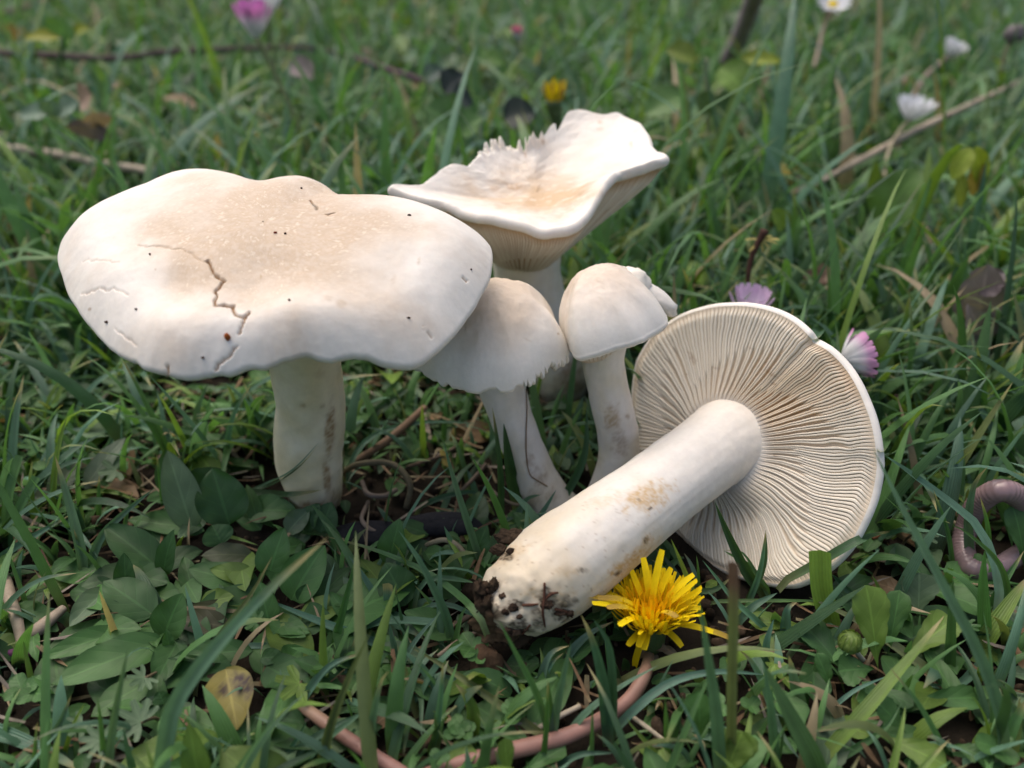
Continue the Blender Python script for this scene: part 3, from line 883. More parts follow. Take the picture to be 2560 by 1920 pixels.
Epx = (1275, 1508)
Ept = at_z(*Epx, 1.6)
mid = at_z(1540, 1308, 2.15)
pth = [Apt + nD * .35 + unit(Apt - Ept) * .15, Apt, Apt * .5 + mid * .5 + np.array([0, 0, .03]), mid, mid * .5 + Ept * .5, Ept, Ept + unit(Ept - mid) * .45]
sV, sF, sc, sdir = stem_mesh(pth, [1.18, 1.10, 1.04, 1.03, 1.03, 1.02, 1.02, 1.03, 1.05, 1.08, 1.12, 1.15, 1.15, 1.08, .9, .5], 120, 220, .02, 35, .008)
endk = smooth01(.78, 1.0, sc[:, 0])
sV = sV + sdir * (endk * (.22 * fbm(sV * 1.4, 77, 3) + .05 * fbm(sV * 6, 78, 3)))[:, None]
px, py, dp = project(sV); fc = facing_of(sV, sdir)
nz = fbm(sV * 1.3, 78, 4)
tint = lerp(WHITE * 1.0, np.array([.68, .56, .38]), smooth01(.40, 1.0, sc[:, 0] + .3 * nz) * .8)
fib = fbm(np.stack([np.cos(sc[:, 1] * 6.283) * 5, np.sin(sc[:, 1] * 6.283) * 5, sc[:, 0] * 3], -1), 79, 4)
tint = tint * (1 + .06 * fib[:, None])
c5 = lambda x, y: crop('C', x, y)
tint = lerp(tint, np.array([.55, .34, .12]), spots(px, py, fc, [(*c5(1100, 110), 70, 36, -20, .75, 1.1), (*c5(1060, 85), 40, 20, -20, .8, .9), (*c5(880, 110), 50, 20, -25, .35, 1.0), (*c5(1100, 350), 14, 32, 20, .8, .8),
        (*c5(1000, 470), 90, 18, -38, .8, .9), (*c5(640, 530), 40, 18, -10, .35, 1.0), (*c5(430, 640), 26, 14, -10, .5, .6), (*c5(300, 430), 60, 22, -25, .45, .8), (*c5(560, 690), 60, 30, -15, .5, .9)], 57, sV))
dk = spots(px, py, fc, [(*c5(275, 440), 25, 12, 8, .95, .4), (*c5(205, 650), 12, 34, 0, .95, .6), (*c5(340, 720), 24, 17, -20, .98, .6), (*c5(520, 690), 26, 30, -20, .95, .7), (*c5(600, 760), 30, 22, 25, .9, .9),
        (*c5(640, 700), 30, 22, 0, .7, 1.0), (*c5(470, 800), 20, 34, 0, .8, .8), (*c5(350, 860), 40, 34, 0, .95, .7), (*c5(180, 800), 34, 44, 0, .98, .6), (*c5(250, 760), 26, 24, 0, .85, .8), (*c5(720, 520), 18, 7, 0, .7, .9), (*c5(930, 535), 14, 6, -20, .9, .5),
        (*c5(1055, 115), 5, 4, 0, .95, .3), (*c5(1115, 165), 8, 5, 0, .8, .6), (*c5(1095, 350), 7, 10, 0, .9, .6), (*c5(400, 900), 40, 26, 0, .8, .8)], 58, sV, 1.05, .7)
fine = smooth01(.42, .62, fbm(sV * 16, 59, 3)) * smooth01(.3, .9, sc[:, 0]) * .5
tint = lerp(tint, np.array([.30, .18, .08]), fine)
tint = lerp(tint, DIRT, dk)
stm = obj('stem', sV, sF, M_STEM, lying, tint=tint, lc=sc)
# earth still sticking to the foot of the stem
for k, (x, y, z, r, s_) in enumerate([(195, 790, 1.3, (.40, .30, .46), 1), (250, 850, .95, (.42, .34, .36), 2), (170, 720, 1.75, (.22, .2, .34), 3), (330, 880, .75, (.36, .32, .22), 4), (150, 640, 2.0, (.16, .2, .26), 5), (215, 610, 2.25, (.12, .1, .18), 6), (310, 330, 2.45, (.34, .22, .14), 7), (250, 400, 2.4, (.18, .14, .12), 8)]):
    p = at_z(*c5(x, y), z)
    V, F = blob(p, r, s_, 34, 24, .7, 2.4)
    V = V + .09 * np.stack([fbm(V * 5, s_, 4, .7), fbm(V * 5 + 9, s_ + 1, 4, .7), fbm(V * 5 + 19, s_ + 2, 4, .7)], -1)
    colr = np.array([.12, .075, .042]) if k < 2 else np.array([.05, .033, .02])
    o = obj('soil_clump', V, F, M_SOIL, stm, tint=colr * (1 + .5 * fbm(V * 5, 4, 3))[:, None])
rc = random.Random(3)
for k in range(15):
    x, y = rc.choice([(205, 650), (340, 720), (520, 690), (610, 770), (350, 860), (470, 800), (180, 780), (260, 770), (275, 440)])
    X_, Y_ = c5(x + rc.gauss(0, 38), y + rc.gauss(0, 38))
    j = np.argmin((px - X_) ** 2 + (py - Y_) ** 2 + 900 * (1 - fc))
    r_ = rc.uniform(.035, .10)
    V, F = blob(sV[j], (r_ * 1.3, r_, r_), 60 + k, 16, 12, 1.0, 2.6)
    obj('soil_clump', V, F, M_SOIL, stm, tint=np.array([.045, .028, .018]) * rc.uniform(.7, 1.8))
for k, pts in enumerate([[(505, 600), (505, 680), (500, 760), (505, 840)], [(500, 690), (545, 655), (590, 650)], [(380, 725), (430, 722), (470, 715)], [(560, 740), (620, 755), (665, 790)], [(340, 960), (370, 880), (420, 830)]]):
    rp = []
    for (x, y) in pts:
        X_, Y_ = c5(x, y)
        j = np.argmin((px - X_) ** 2 + (py - Y_) ** 2 + 900 * (1 - fc))
        rp.append(sV[j] + sdir[j] * .03)
    V, F, _ = tube(rp, [.03, .035, .02], 6, 18)
    obj('rootlet', V, F, M_TWIG, stm, tint=np.array([.09, .04, .025]))

MUSH = np.vstack(REC); REC = None
# ------------------------------------------------------------------ plants: builders
G_BLUE = np.array([.098, .195, .125])
G_MID = np.array([.085, .185, .060])
G_YEL = np.array([.150, .245, .045])
G_DARK = np.array([.048, .110, .048])
G_OLIVE = np.array([.135, .175, .065])
STRAW = np.array([.42, .33, .20])
DEADB = np.array([.16, .10, .055])

def blade_geo(P, width, nref, fold=.22, taper=1.0, cut=False, col=G_BLUE, tipcol=None, n=12, roll=0.0):
    """one grass blade along polyline P (cm)"""
    p = spline(P, n)
    T = unit(np.gradient(p, axis=0))
    nr = np.asarray(nref, float)
    side = unit(np.cross(T, nr))
    nor = np.cross(side, T)
    if roll:
        rl = roll * np.linspace(.3, 1, n)[:, None]
        side, nor = side * np.cos(rl) + nor * np.sin(rl), nor * np.cos(rl) - side * np.sin(rl)
    s = np.linspace(0, 1, n)
    if cut: w = .75 + .25 * np.sin(np.clip(s * 2.2, 0, 1) * 1.57)
    else: w = (.7 + .3 * np.sin(np.clip(s * 2.5, 0, 1) * 1.57)) * (1 - s ** 2.4) ** (.85 * taper) + .015
    hw = (width * .5 * w)[:, None]
    e = fold * hw
    cols = [p - side * hw + nor * e * .8, p - side * hw * .5 + nor * e * .15, p - nor * e * .35, p + side * hw * .5 + nor * e * .15, p + side * hw + nor * e * .8]
    V = np.stack(cols, 1).reshape(-1, 3)
    lc = np.stack([np.tile([0, .25, .5, .75, 1.0], n), np.repeat(s, 5), 0 * np.repeat(s, 5)], 1)
    t = np.tile(col, (n * 5, 1)) * (1 - .18 * (np.tile([0, 0, 1, 0, 0], n))[:, None])
    root = smooth01(.22, 0, np.repeat(s, 5))[:, None]
    t = t * (1 - .5 * root) + np.array([.30, .30, .16]) * .5 * root
    if tipcol is not None:
        k = smooth01(.80, .93, np.repeat(s, 5))[:, None]
        t = t * (1 - k) + np.asarray(tipcol) * k
    return V, grid_faces(n, 5), t, lc

def place_px(pts, e=.6, zlow=.35, z0=0.0, dx=None):
    """photo points (base first) -> 3-D: the base stands on the ground, later points rise or lie down"""
    b = at_z(pts[0][0], pts[0][1], z0)
    out = [b]
    for (x, y) in pts[1:]:
        g = at_z(x, y, zlow)
        if y < pts[0][1] and g[1] > b[1]:
            Yv = g[1] * (1 - e) + b[1] * e
            q = at_y(x, y, Yv)
            if q[2] < .1: q = g
        else:
            q = g
        out.append(q)
    return np.array(out)

def toward_cam(P, up=.8):
    return unit(unit(CAMP - np.mean(P, axis=0)) + np.array([0, 0, up]))

def leaf_geo(base, tip, width, shape='ovate', arch=.12, cup=.25, col=G_MID, nref=None, n=15, m=9, seed=0, teeth=0, wave=.05, petiole=0.0, backcol=None, twist=0.0):
    base, tip = np.asarray(base, float), np.asarray(tip, float)
    L = np.linalg.norm(tip - base)
    nref = toward_cam([base, tip], 1.0) if nref is None else unit(nref)
    ax = unit(tip - base)
    nor = unit(nref - ax * np.dot(nref, ax))
    mid = (base + tip) / 2 + nor * arch * L
    t = np.linspace(0, 1, n)
    c = ((1 - t) ** 2)[:, None] * base + (2 * t * (1 - t))[:, None] * mid + (t ** 2)[:, None] * tip
    T = unit(np.gradient(c, axis=0))
    side0 = np.cross(T, nor)
    side0 = unit(side0)
    nn = np.cross(side0, T)
    if twist:
        tw = twist * (t - .3)[:, None]
        side0, nn = side0 * np.cos(tw) + nn * np.sin(tw), nn * np.cos(tw) - side0 * np.sin(tw)
    tt = np.clip((t - petiole) / (1 - petiole), 0, 1)
    if shape == 'ovate': w = np.sin(math.pi * tt ** .78) ** .72
    elif shape == 'lance': w = np.sin(math.pi * tt ** .7) ** 1.0
    elif shape == 'spoon': w = np.where(tt < 1, np.clip(tt, 0, 1) ** 1.3 * np.sqrt(np.clip(1 - tt ** 5, 0, 1)) * 1.25, 0)
    elif shape == 'round': w = np.sqrt(np.clip(1 - (2 * tt - 1) ** 2, 0, 1)) ** .9
    else: w = np.sin(math.pi * tt ** .9) ** .5
    w = np.maximum(w, .06 if petiole > 0 else .02)
    w[-1] = .02
    if teeth: w = w * (1 + .09 * np.abs(np.sin(math.pi * teeth * t)))
    s = np.linspace(-1, 1, m)
    hw = (w * width * .5)
    V = c[:, None, :] + (hw[:, None] * s[None, :])[..., None] * side0[:, None, :]
    hh = cup * hw[:, None] * (np.abs(s)[None, :] ** 1.5) + .0
    hh = hh + wave * width * np.sin(t[:, None] * 9 + seed) * (s[None, :] ** 3) * .6 + wave * width * .5 * np.sin(t[:, None] * 17 + seed * 2) * (s[None, :] ** 2)
    V = V + hh[..., None] * nn[:, None, :]
    lc = np.stack([np.tile((s + 1) / 2, n), np.repeat(t, m), np.zeros(n * m)], 1)
    V = V.reshape(-1, 3)
    tn = np.tile(col, (n * m, 1)) * (1 + .18 * fbm(V * 2.0, 5 + seed, 2))[:, None]
    edge = smooth01(.85, 1.0, np.abs(np.tile(s, n)))[:, None]
    tn = tn * (1 - .18 * edge)
    return V, grid_faces(n, m), tn, lc

def lobed_geo(c, r, axis, nor, lobes=5, seed=0, col=G_MID, span=4.6, cutd=.55):
    """palmate, deeply cut leaf around its stalk point c"""
    ax = unit(axis); nor = unit(np.asarray(nor, float) - ax * np.dot(nor, ax)); sd = np.cross(nor, ax)
    M = 61
    a = np.linspace(-span / 2, span / 2, M)
    f = (a / span + .5) * lobes
    fr = np.abs((f % 1) - .5) * 2
    R = r * (1 - cutd * fr ** 1.6) * (.82 + .18 * np.cos(a * .8)) * (1 - .10 * np.abs(np.sin(f * math.pi * 3)))
    rho = np.array([.03, .25, .5, .75, 1.0])
    x = rho[:, None] * R * np.cos(a); y = rho[:, None] * R * np.sin(a)
    h = .12 * r * rho[:, None] ** 2 - .10 * r * rho[:, None] * fr[None, :] * .6 + .03 * r * np.sin(a * 3 + seed)[None, :] * rho[:, None]
    V = (np.asarray(c) + x[..., None] * ax + y[..., None] * sd + h[..., None] * nor).reshape(-1, 3)
    lc = np.stack([np.tile((f % 1), 5), np.repeat(rho, M) * .1, np.zeros(5 * M)], 1)
    t = np.tile(col, (5 * M, 1)) * (1 + .12 * fbm(V * 3, seed, 2))[:, None]
    t = t * (1 + .35 * smooth01(.3, .0, np.repeat(rho, M)))[:, None]
    return V, grid_faces(5, M), t, lc

def add(name, geo, mat, parent):
    V, F, t, l = geo
    return obj(name, V, F, mat, parent, tint=t, lc=l)

# ------------------------------------------------------------------ long grass blades seen one by one
# (crop, points base->tip, width in photo px, erectness, colour, cut)
BL = [
 ('A',[(790,1900),(850,1600),(900,1350),(1080,1080),(1400,730),(1700,462)],46,.75,'b',0),
 ('A',[(1000,1250),(1120,1000),(1300,760),(1412,560)],16,.8,'o',0),
 ('A',[(440,665),(415,500),(350,250),(285,40)],26,.7,'b',0), ('A',[(450,660),(520,470),(640,340),(795,212)],22,.6,'b',0),
 ('A',[(435,650),(400,480),(382,420)],14,.8,'m',0), ('A',[(430,640),(340,500),(235,428)],14,.6,'m',0),
 ('A',[(-60,980),(60,790),(220,680),(400,648)],18,.5,'b',0), ('A',[(-60,610),(120,490),(370,343)],20,.4,'b',0),
 ('A',[(560,1720),(585,1450),(635,1180),(665,1033)],22,.9,'b',0), ('A',[(545,1690),(525,1450),(505,1288)],16,.9,'m',0),
 ('A',[(-330,1400),(-40,1470),(200,1560),(470,1700)],46,.2,'b',0),
 ('A',[(1520,1050),(1350,1025),(1150,1045),(870,1128)],16,.5,'b',0), ('A',[(1555,1400),(1590,1270),(1680,1160),(1835,1068)],24,.6,'b',0),
 ('A',[(1640,1700),(1720,1400),(1800,1200),(1862,1080)],20,.8,'o',0), ('A',[(1400,1700),(1620,1510),(1866,1375)],26,.4,'b',0),
 ('A',[(850,325),(832,180),(810,32)],15,.8,'m',0), ('A',[(905,335),(950,200),(1000,78)],16,.8,'m',0),
 ('A',[(1230,232),(1420,185),(1560,90),(1640,-5)],9,.7,'d',0), ('A',[(1230,225),(1420,245),(1560,235),(1665,218)],26,.5,'d',0),
 ('A',[(30,480),(50,250),(105,40)],22,.7,'m',1), ('A',[(20,480),(90,330),(190,150)],22,.6,'m',1), ('A',[(15,470),(40,200),(70,60),(20,0)],18,.7,'m',0),
 ('A',[(350,880),(200,850),(60,800)],34,.3,'b',0), ('A',[(200,1560),(300,1450),(370,1280)],20,.7,'b',0), ('A',[(330,1600),(380,1440),(440,1320)],14,.8,'y',0),
 ('A',[(180,1700),(185,1540),(195,1420)],14,.9,'m',0), ('A',[(1110,445),(1230,470),(1340,505)],12,.3,'y',0), ('A',[(640,470),(660,330),(690,220)],12,.8,'m',0),
 ('A',[(515,380),(512,250),(515,140)],14,.8,'m',0),
 ('D',[(1650,720),(1560,600),(1400,455),(1200,325),(900,200),(585,112)],20,.35,'m',0),
 ('D',[(1420,860),(1380,650),(1280,430),(1180,240),(1060,68)],24,.8,'b',0), ('D',[(620,895),(690,600),(740,400),(782,228)],20,.8,'m',0),
 ('D',[(640,900),(720,775),(900,690),(1100,672),(1305,688)],20,.5,'b',1), ('D',[(1010,690),(1000,560),(992,425)],26,.8,'b',1),
 ('D',[(985,650),(900,500),(820,370),(728,240)],20,.7,'b',0), ('D',[(1130,1010),(1040,860),(1000,690)],24,.8,'b',0), ('D',[(1065,1030),(1130,880),(1230,740),(1345,615)],16,.6,'b',0),
 ('D',[(1060,885),(850,800),(560,690),(350,605),(188,533)],24,.3,'b',0), ('D',[(340,1360),(430,1190),(570,1000),(700,925),(835,893)],22,.55,'b',0),
 ('D',[(540,1720),(600,1420),(700,1130),(800,900),(882,735)],24,.8,'o',0), ('D',[(840,1720),(880,1400),(925,1150),(960,1050),(995,1008)],28,.8,'b',0),
 ('D',[(320,1720),(580,1470),(760,1330),(895,1220)],22,.5,'b',0), ('D',[(1290,1520),(1335,1270),(1360,955)],20,.9,'b',0),
 ('D',[(2180,1560),(1950,1390),(1700,1210),(1400,1000),(1140,848)],24,.3,'o',0), ('D',[(1190,1065),(1350,1055),(1550,1110),(1768,1172)],20,.2,'b',0),
 ('D',[(1590,1045),(1850,1070),(2150,1050)],18,.2,'m',0), ('D',[(2080,1480),(1990,1180),(1860,920),(1730,668)],20,.85,'m',0),
 ('D',[(1525,1510),(1560,1320),(1520,1190),(1440,1095)],44,.7,'y',0), ('D',[(1985,1190),(2040,1040),(2100,940),(2165,890)],20,.6,'b',0),
 ('D',[(2090,1510),(2080,1250),(2060,1068)],16,.9,'m',0), ('D',[(1000,640),(1040,520),(1048,455)],14,.9,'m',0), ('D',[(290,1600),(380,1480),(445,1340)],18,.7,'b',0),
 ('D',[(220,1640),(330,1540),(440,1370)],16,.6,'b',0), ('D',[(1270,1560),(1310,1400),(1300,1290)],16,.8,'m',0), ('D',[(870,930),(960,905),(1030,930)],16,.3,'y',0),
 ('D',[(1165,1120),(1210,1200),(1210,1400),(1225,1460)],16,.1,'b',0), ('D',[(1430,880),(1480,650),(1530,560)],18,.7,'m',0), ('D',[(1160,640),(1200,450),(1330,385),(1560,420)],14,.6,'b',0),
 ('D',[(1170,650),(1280,570),(1430,575),(1590,660)],14,.5,'b',0),
 ('C',[(470,1270),(510,1080),(560,990),(650,955)],26,.7,'b',0), ('C',[(545,1540),(595,1230),(665,928)],24,.85,'b',0), ('C',[(585,1110),(680,970),(780,880),(905,815)],24,.5,'b',0),
 ('C',[(880,1510),(850,1180),(790,930),(720,775)],34,.7,'d',0), ('C',[(890,1500),(900,1200),(880,950),(790,800)],30,.7,'d',0), ('C',[(585,1540),(750,1340),(950,1190),(1165,1068)],20,.5,'b',0),
 ('C',[(880,1490),(1000,1350),(1230,1170),(1500,1105),(1790,1122)],24,.4,'b',0), ('C',[(1525,1760),(1500,1350),(1450,1000),(1405,730)],36,.85,'b',0),
 ('C',[(1585,1720),(1590,1200),(1600,800),(1600,475)],26,.9,'oc',1), ('C',[(1440,870),(1390,720),(1310,510),(1238,338)],18,.85,'y',0),
 ('C',[(1830,900),(1720,800),(1600,690),(1500,560),(1420,463)],16,.5,'b',0), ('C',[(1680,720),(1750,520),(1785,288)],16,.85,'b',0),
 ('C',[(1790,670),(1690,560),(1580,340),(1490,125)],28,.8,'d',0), ('C',[(1810,690),(1660,430),(1545,405)],10,.5,'m',0), ('C',[(1620,825),(1720,725),(1850,650)],22,.3,'b',0),
 ('C',[(1850,1370),(1760,1150),(1690,1030),(1628,978)],24,.6,'b',0), ('C',[(1220,1610),(1212,1420),(1205,1258)],18,.9,'m',0), ('C',[(1270,600),(1460,640),(1590,560)],18,.3,'d',0),
 ('C',[(1843,1650),(1810,1300),(1770,1040)],26,.8,'b',0), ('C',[(1780,1060),(1790,930),(1830,800)],22,.6,'b',0), ('C',[(500,1640),(520,1400),(530,1150)],16,.9,'m',0),
 ('C',[(1220,1659),(1000,1400),(985,1370)],14,.4,'y',0), ('C',[(560,1659),(720,1580),(920,1570)],18,.4,'b',0), ('C',[(780,1640),(785,1450),(785,1290)],12,.9,'m',0),
 ('E',[(1495,1390),(1400,1100),(1320,850),(1248,593)],20,.9,'b',0), ('E',[(1605,1090),(1600,800),(1575,560),(1550,388)],18,.9,'d',0), ('E',[(1705,990),(1665,800),(1620,488)],34,.9,'d',0),
 ('E',[(1080,1012),(1230,945),(1400,908),(1500,930),(1560,975)],15,.5,'d',0), ('E',[(2170,930),(2060,845),(1942,768)],9,.4,'m',0), ('E',[(1735,1190),(1850,1050),(1942,898)],18,.7,'b',0),
 ('E',[(600,580),(830,420),(1000,290),(1130,205)],28,.35,'d',0), ('E',[(655,870),(700,690),(850,545),(1150,478),(1475,490)],14,.35,'b',0),
 ('E',[(640,830),(612,600),(540,330),(350,108)],9,.9,'d',0), ('E',[(0,925),(160,860),(330,770),(485,605)],9,.5,'b',0), ('E',[(860,620),(800,400),(690,180)],22,.6,'m',0), ('E',[(1250,600),(1260,450),(1270,300)],15,.8,'m',0),
 ('E',[(1960,1000),(2110,700),(2130,380)],22,.8,'d',0), ('E',[(1830,560),(1960,460),(2100,430)],18,.3,'d',0), ('E',[(1690,1090),(1760,960),(1850,925)],18,.5,'b',0), ('E',[(1560,1090),(1640,1080),(1720,1050)],18,.3,'b',0),
 ('E',[(1560,1330),(1640,1210),(1700,1125)],9,.6,'y',0), ('E',[(820,1480),(740,1390),(665,1300)],14,.5,'b',0), ('E',[(1180,1400),(1060,1270),(975,1140)],14,.6,'b',0),
 ('B',[(1490,1680),(1510,1450),(1400,1110),(1200,720),(1000,340),(855,40)],32,.7,'b',0), ('B',[(1470,980),(1490,720),(1400,460),(1250,320),(1060,180),(870,52)],24,.45,'b',0),
 ('B',[(385,725),(600,610),(800,500),(1010,448)],24,.4,'d',0), ('B',[(650,960),(600,770),(588,560)],52,.8,'y',1), ('B',[(215,835),(300,630),(312,455)],20,.7,'d',0),
 ('B',[(1260,1250),(1100,1140),(800,930),(530,795)],26,.2,'o',0), ('B',[(600,1760),(540,1600),(430,1390),(300,1135)],58,.6,'m',0),
 ('B',[(570,1640),(800,1390),(960,1200),(1090,1050),(1215,890)],38,.4,'y',0), ('B',[(1250,1640),(1100,1360),(940,1150)],18,.6,'m',0), ('B',[(615,1385),(760,1270),(925,1195)],12,.3,'b',0),
 ('B',[(1405,1130),(1290,1235),(1180,1245),(1062,1228)],24,.2,'b',0), ('B',[(1345,640),(1335,400),(1370,220),(1435,135)],26,.97,'b',0), ('B',[(1260,660),(1230,460),(1160,250)],14,.97,'m',0),
 ('B',[(1440,690),(1437,450),(1398,288)],16,.97,'m',0), ('B',[(1395,1070),(1480,930),(1640,690)],44,.5,'y',0), ('B',[(1460,1660),(1540,1480),(1640,1300)],44,.6,'m',0),
 ('B',[(1030,210),(1200,140),(1390,108)],14,.3,'m',0), ('B',[(1420,1020),(1410,750),(1420,560)],34,.97,'m',0), ('B',[(960,960),(800,830),(645,680)],20,.3,'d',0), ('B',[(1240,1200),(1250,950),(1260,700)],28,.8,'m',0),
 ('B',[(1560,900),(1500,640),(1330,470),(1250,430)],16,.8,'m',0), ('B',[(1440,900),(1480,780),(1619,560)],22,.6,'m',0), ('B',[(330,780),(230,640),(100,560)],18,.5,'m',0), ('B',[(410,1000),(420,860),(470,820)],30,.6,'b',0),
 ('B',[(180,1060),(260,1100),(340,1350),(400,1500),(490,1620)],26,.1,'b',0), ('B',[(495,1380),(450,1180),(430,1090)],36,.8,'b',0), ('B',[(500,1320),(520,1280),(535,1255)],30,.8,'m',0),
 ('B',[(0,820),(300,815),(720,815)],12,.1,'m',0), ('B',[(640,1640),(900,1470),(1000,1330)],20,.4,'m',0), ('B',[(1619,1500),(1560,1350),(1500,1280)],30,.5,'b',0),
 ('G',[(1770,1130),(1650,970),(1450,805),(1280,645),(1143,483)],24,.5,'b',0), ('G',[(1755,1210),(1640,1095),(1528,965)],20,.5,'b',0), ('G',[(1010,990),(1150,800),(1277,640)],36,.6,'m',0),
 ('G',[(1080,1050),(1180,870),(1240,720)],34,.7,'m',0), ('G',[(1890,1690),(1700,1340),(1566,1145)],34,.6,'b',0), ('G',[(1790,720),(1820,500),(1835,268)],20,.8,'m',0), ('G',[(1060,1440),(1250,1300),(1465,1198)],18,.4,'m',0),
 ('G',[(1230,1480),(1380,1160),(1535,992)],20,.6,'m',0), ('G',[(1740,1010),(1810,900),(1762,755)],22,.6,'m',0), ('G',[(1300,1540),(1400,1200),(1440,950)],30,.8,'m',0), ('G',[(1500,740),(1630,600),(1785,462)],36,.5,'b',0),
 ('G',[(1390,1300),(1440,1100),(1380,860)],36,.7,'m',0), ('G',[(1230,360),(1270,200),(1305,35)],22,.8,'b',0), ('G',[(1500,1250),(1360,1100),(1240,360)],16,.6,'m',0), ('G',[(1720,1500),(1790,1100),(1896,820)],46,.7,'m',0),
 ('G',[(550,560),(520,400),(490,260)],24,.8,'b',0), ('G',[(290,580),(330,400),(345,250)],30,.8,'m',0), ('G',[(660,770),(860,800),(1000,900)],26,.2,'b',0), ('G',[(480,175),(700,185),(1010,262)],20,.3,'b',0),
 ('F',[(260,500),(230,300),(160,0)],16,.8,'m',0), ('F',[(640,1330),(520,1380),(560,1180),(660,1050)],20,.5,'b',0), ('F',[(1350,1290),(1050,1240),(780,1120),(580,955)],18,.3,'b',0), ('F',[(-40,1052),(250,1040),(640,1010)],20,.15,'m',0),
 ('F',[(580,1400),(700,1300),(775,1040)],14,.7,'b',0), ('F',[(1260,1320),(1255,1100),(1325,915)],20,.8,'b',0), ('F',[(1430,1500),(1480,1150),(1605,920)],18,.8,'b',0), ('F',[(1350,1420),(1430,1250),(1560,1105)],12,.7,'d',0),
 ('F',[(520,830),(400,760),(270,680)],26,.2,'b',0), ('F',[(40,1000),(130,900),(180,700)],44,.5,'m',0), ('F',[(20,900),(50,700),(70,500)],16,.8,'d',0), ('F',[(960,1120),(1080,1030),(1150,960)],26,.5,'m',0),
]
PAL = {'b': G_BLUE, 'm': G_MID, 'y': G_YEL, 'd': G_DARK, 'o': G_OLIVE}
gxm, gym, gdm = project(MUSH)
DM = np.full((250, 330), 1e9)
ix, iy = np.clip((gxm / 8).astype(int), 0, 329), np.clip((gym / 8).astype(int), 0, 249)
okm = (gxm > 0) & (gxm < 2640) & (gym > 0) & (gym < 2000)
np.minimum.at(DM, (iy[okm], ix[okm]), gdm[okm])
def in_front(P, gap=.25):
    x, y, d = project(P)
    i, j = np.clip((y / 8).astype(int), 0, 249), np.clip((x / 8).astype(int), 0, 329)
    lim = DM[i, j] - gap
    f = np.where(d > lim, lim / d, 1.0)
    fs = np.convolve(np.pad(f, 2, 'edge'), np.ones(5) / 5, 'valid')
    f = np.minimum(f, fs)
    return CAMP + (P - CAMP) * f[:, None]
hero = []
for i, (ck, pts, wpx, e, cl, cut) in enumerate(BL):
    pp = [crop(ck, *p) for p in pts]
    P = place_px(pp, e)
    bx_, by_ = pp[0]
    hid = ck in 'EA' and 0 <= bx_ < 2640 and 0 <= by_ < 2000 and DM[int(by_ / 8), int(bx_ / 8)] < 1e8
    P = spline(P, 16) if hid else in_front(spline(P, 16))
    P[0, 2] -= .25
    _, _, dep = project(P)
    width = wpx * np.mean(dep) / FPX
    rr_ = random.Random(i)
    c = PAL[cl[0]] * (1 + rr_.uniform(-.15, .15)) * np.array([1 + rr_.uniform(-.12, .12), 1, 1 + rr_.uniform(-.15, .15)])
    tip = np.array([.12, .07, .06]) if 'c' in cl else (np.array([.34, .30, .14]) if rr_.random() < .35 else None)
    hero.append((P[0], blade_geo(P, width, toward_cam(P, .5), fold=rr_.uniform(.25, .6), cut=bool(cut), col=c, tipcol=tip, n=14, roll=rr_.uniform(-.5, .5))))
# blades that spring from one root are one tuft
tufts = []
for b, geo in hero:
    for t in tufts:
        if np.linalg.norm(t[0][:2] - b[:2]) < 1.3 and len(t[1]) < 7:
            t[1].append(geo); break
    else: tufts.append([b, [geo]])
MARKS = [((795, 1255), 'the thick stem foot'), (crop('A', 600, 950), 'the oval-leaved rosette'), (crop('A', 1200, 1280), 'the yellowed leaf'), (crop('C', 1110, 900), 'the dandelion'),
         ((1260, 1600), 'the earthy stem end'), ((2010, 1480), 'the lying cap'), ((2440, 1400), 'the earthworm'), (crop('B', 880, 1150), 'the green daisy bud'), ((1390, 1270), 'the twin stems'),
         ((1150, 1860), 'the pink dandelion stalk'), ((850, 1800), 'the flowerless stalk'), ((60, 1632), 'the purple runner'), ((2190, 700), 'the curving daisy stalk'), ((2440, 800), 'the crumpled grey leaf'), ((1000, 1250), 'the shaded soil'),
         ((150, 700), 'the bleached straw'), ((350, 1000), 'the cranesbill leaves'), ((2480, 1850), 'the toothed leaves'), ((1700, 1850), 'the round spoon leaves'), ((1240, 1400), 'the heart-based leaf')]
MARKS = [(at_z(x, y, 0), w_) for (x, y), w_ in MARKS]
def where(b):
    o = sorted(MARKS, key=lambda m_: np.linalg.norm(m_[0][:2] - b[:2]))
    d0, d1 = [np.linalg.norm(m_[0][:2] - b[:2]) for m_ in o[:2]]
    return ('close beside ' + o[0][1]) if d0 < 1.2 else ('between ' + o[0][1] + ' and ' + o[1][1]) if d1 < 2.2 * d0 else ('a little off from ' + o[0][1])
NUM = ['no', 'one', 'two', 'three', 'four', 'five', 'six', 'seven', 'eight']
def hue(c):
    names = [('blue-green', G_BLUE), ('mid-green', G_MID), ('yellow-green', G_YEL), ('dark green', G_DARK), ('olive', G_OLIVE)]
    return min(names, key=lambda n_: np.linalg.norm(n_[1] - c))[0]
for b, gl in tufts:
    hn_ = hue(np.mean([g_[2].mean(0) for g_ in gl], axis=0))
    lab = ('single %s grass blade %s' % (hn_, where(b))) if len(gl) == 1 else ('%s-bladed %s grass tuft %s' % (NUM[len(gl)], hn_, where(b)))
    t = thing('grass_tuft', (b[0], b[1], 0), lab, 'grass', 'long-bladed grass tufts around the mushrooms')
    for gm in gl: add('blade', gm, M_BLADE, t)

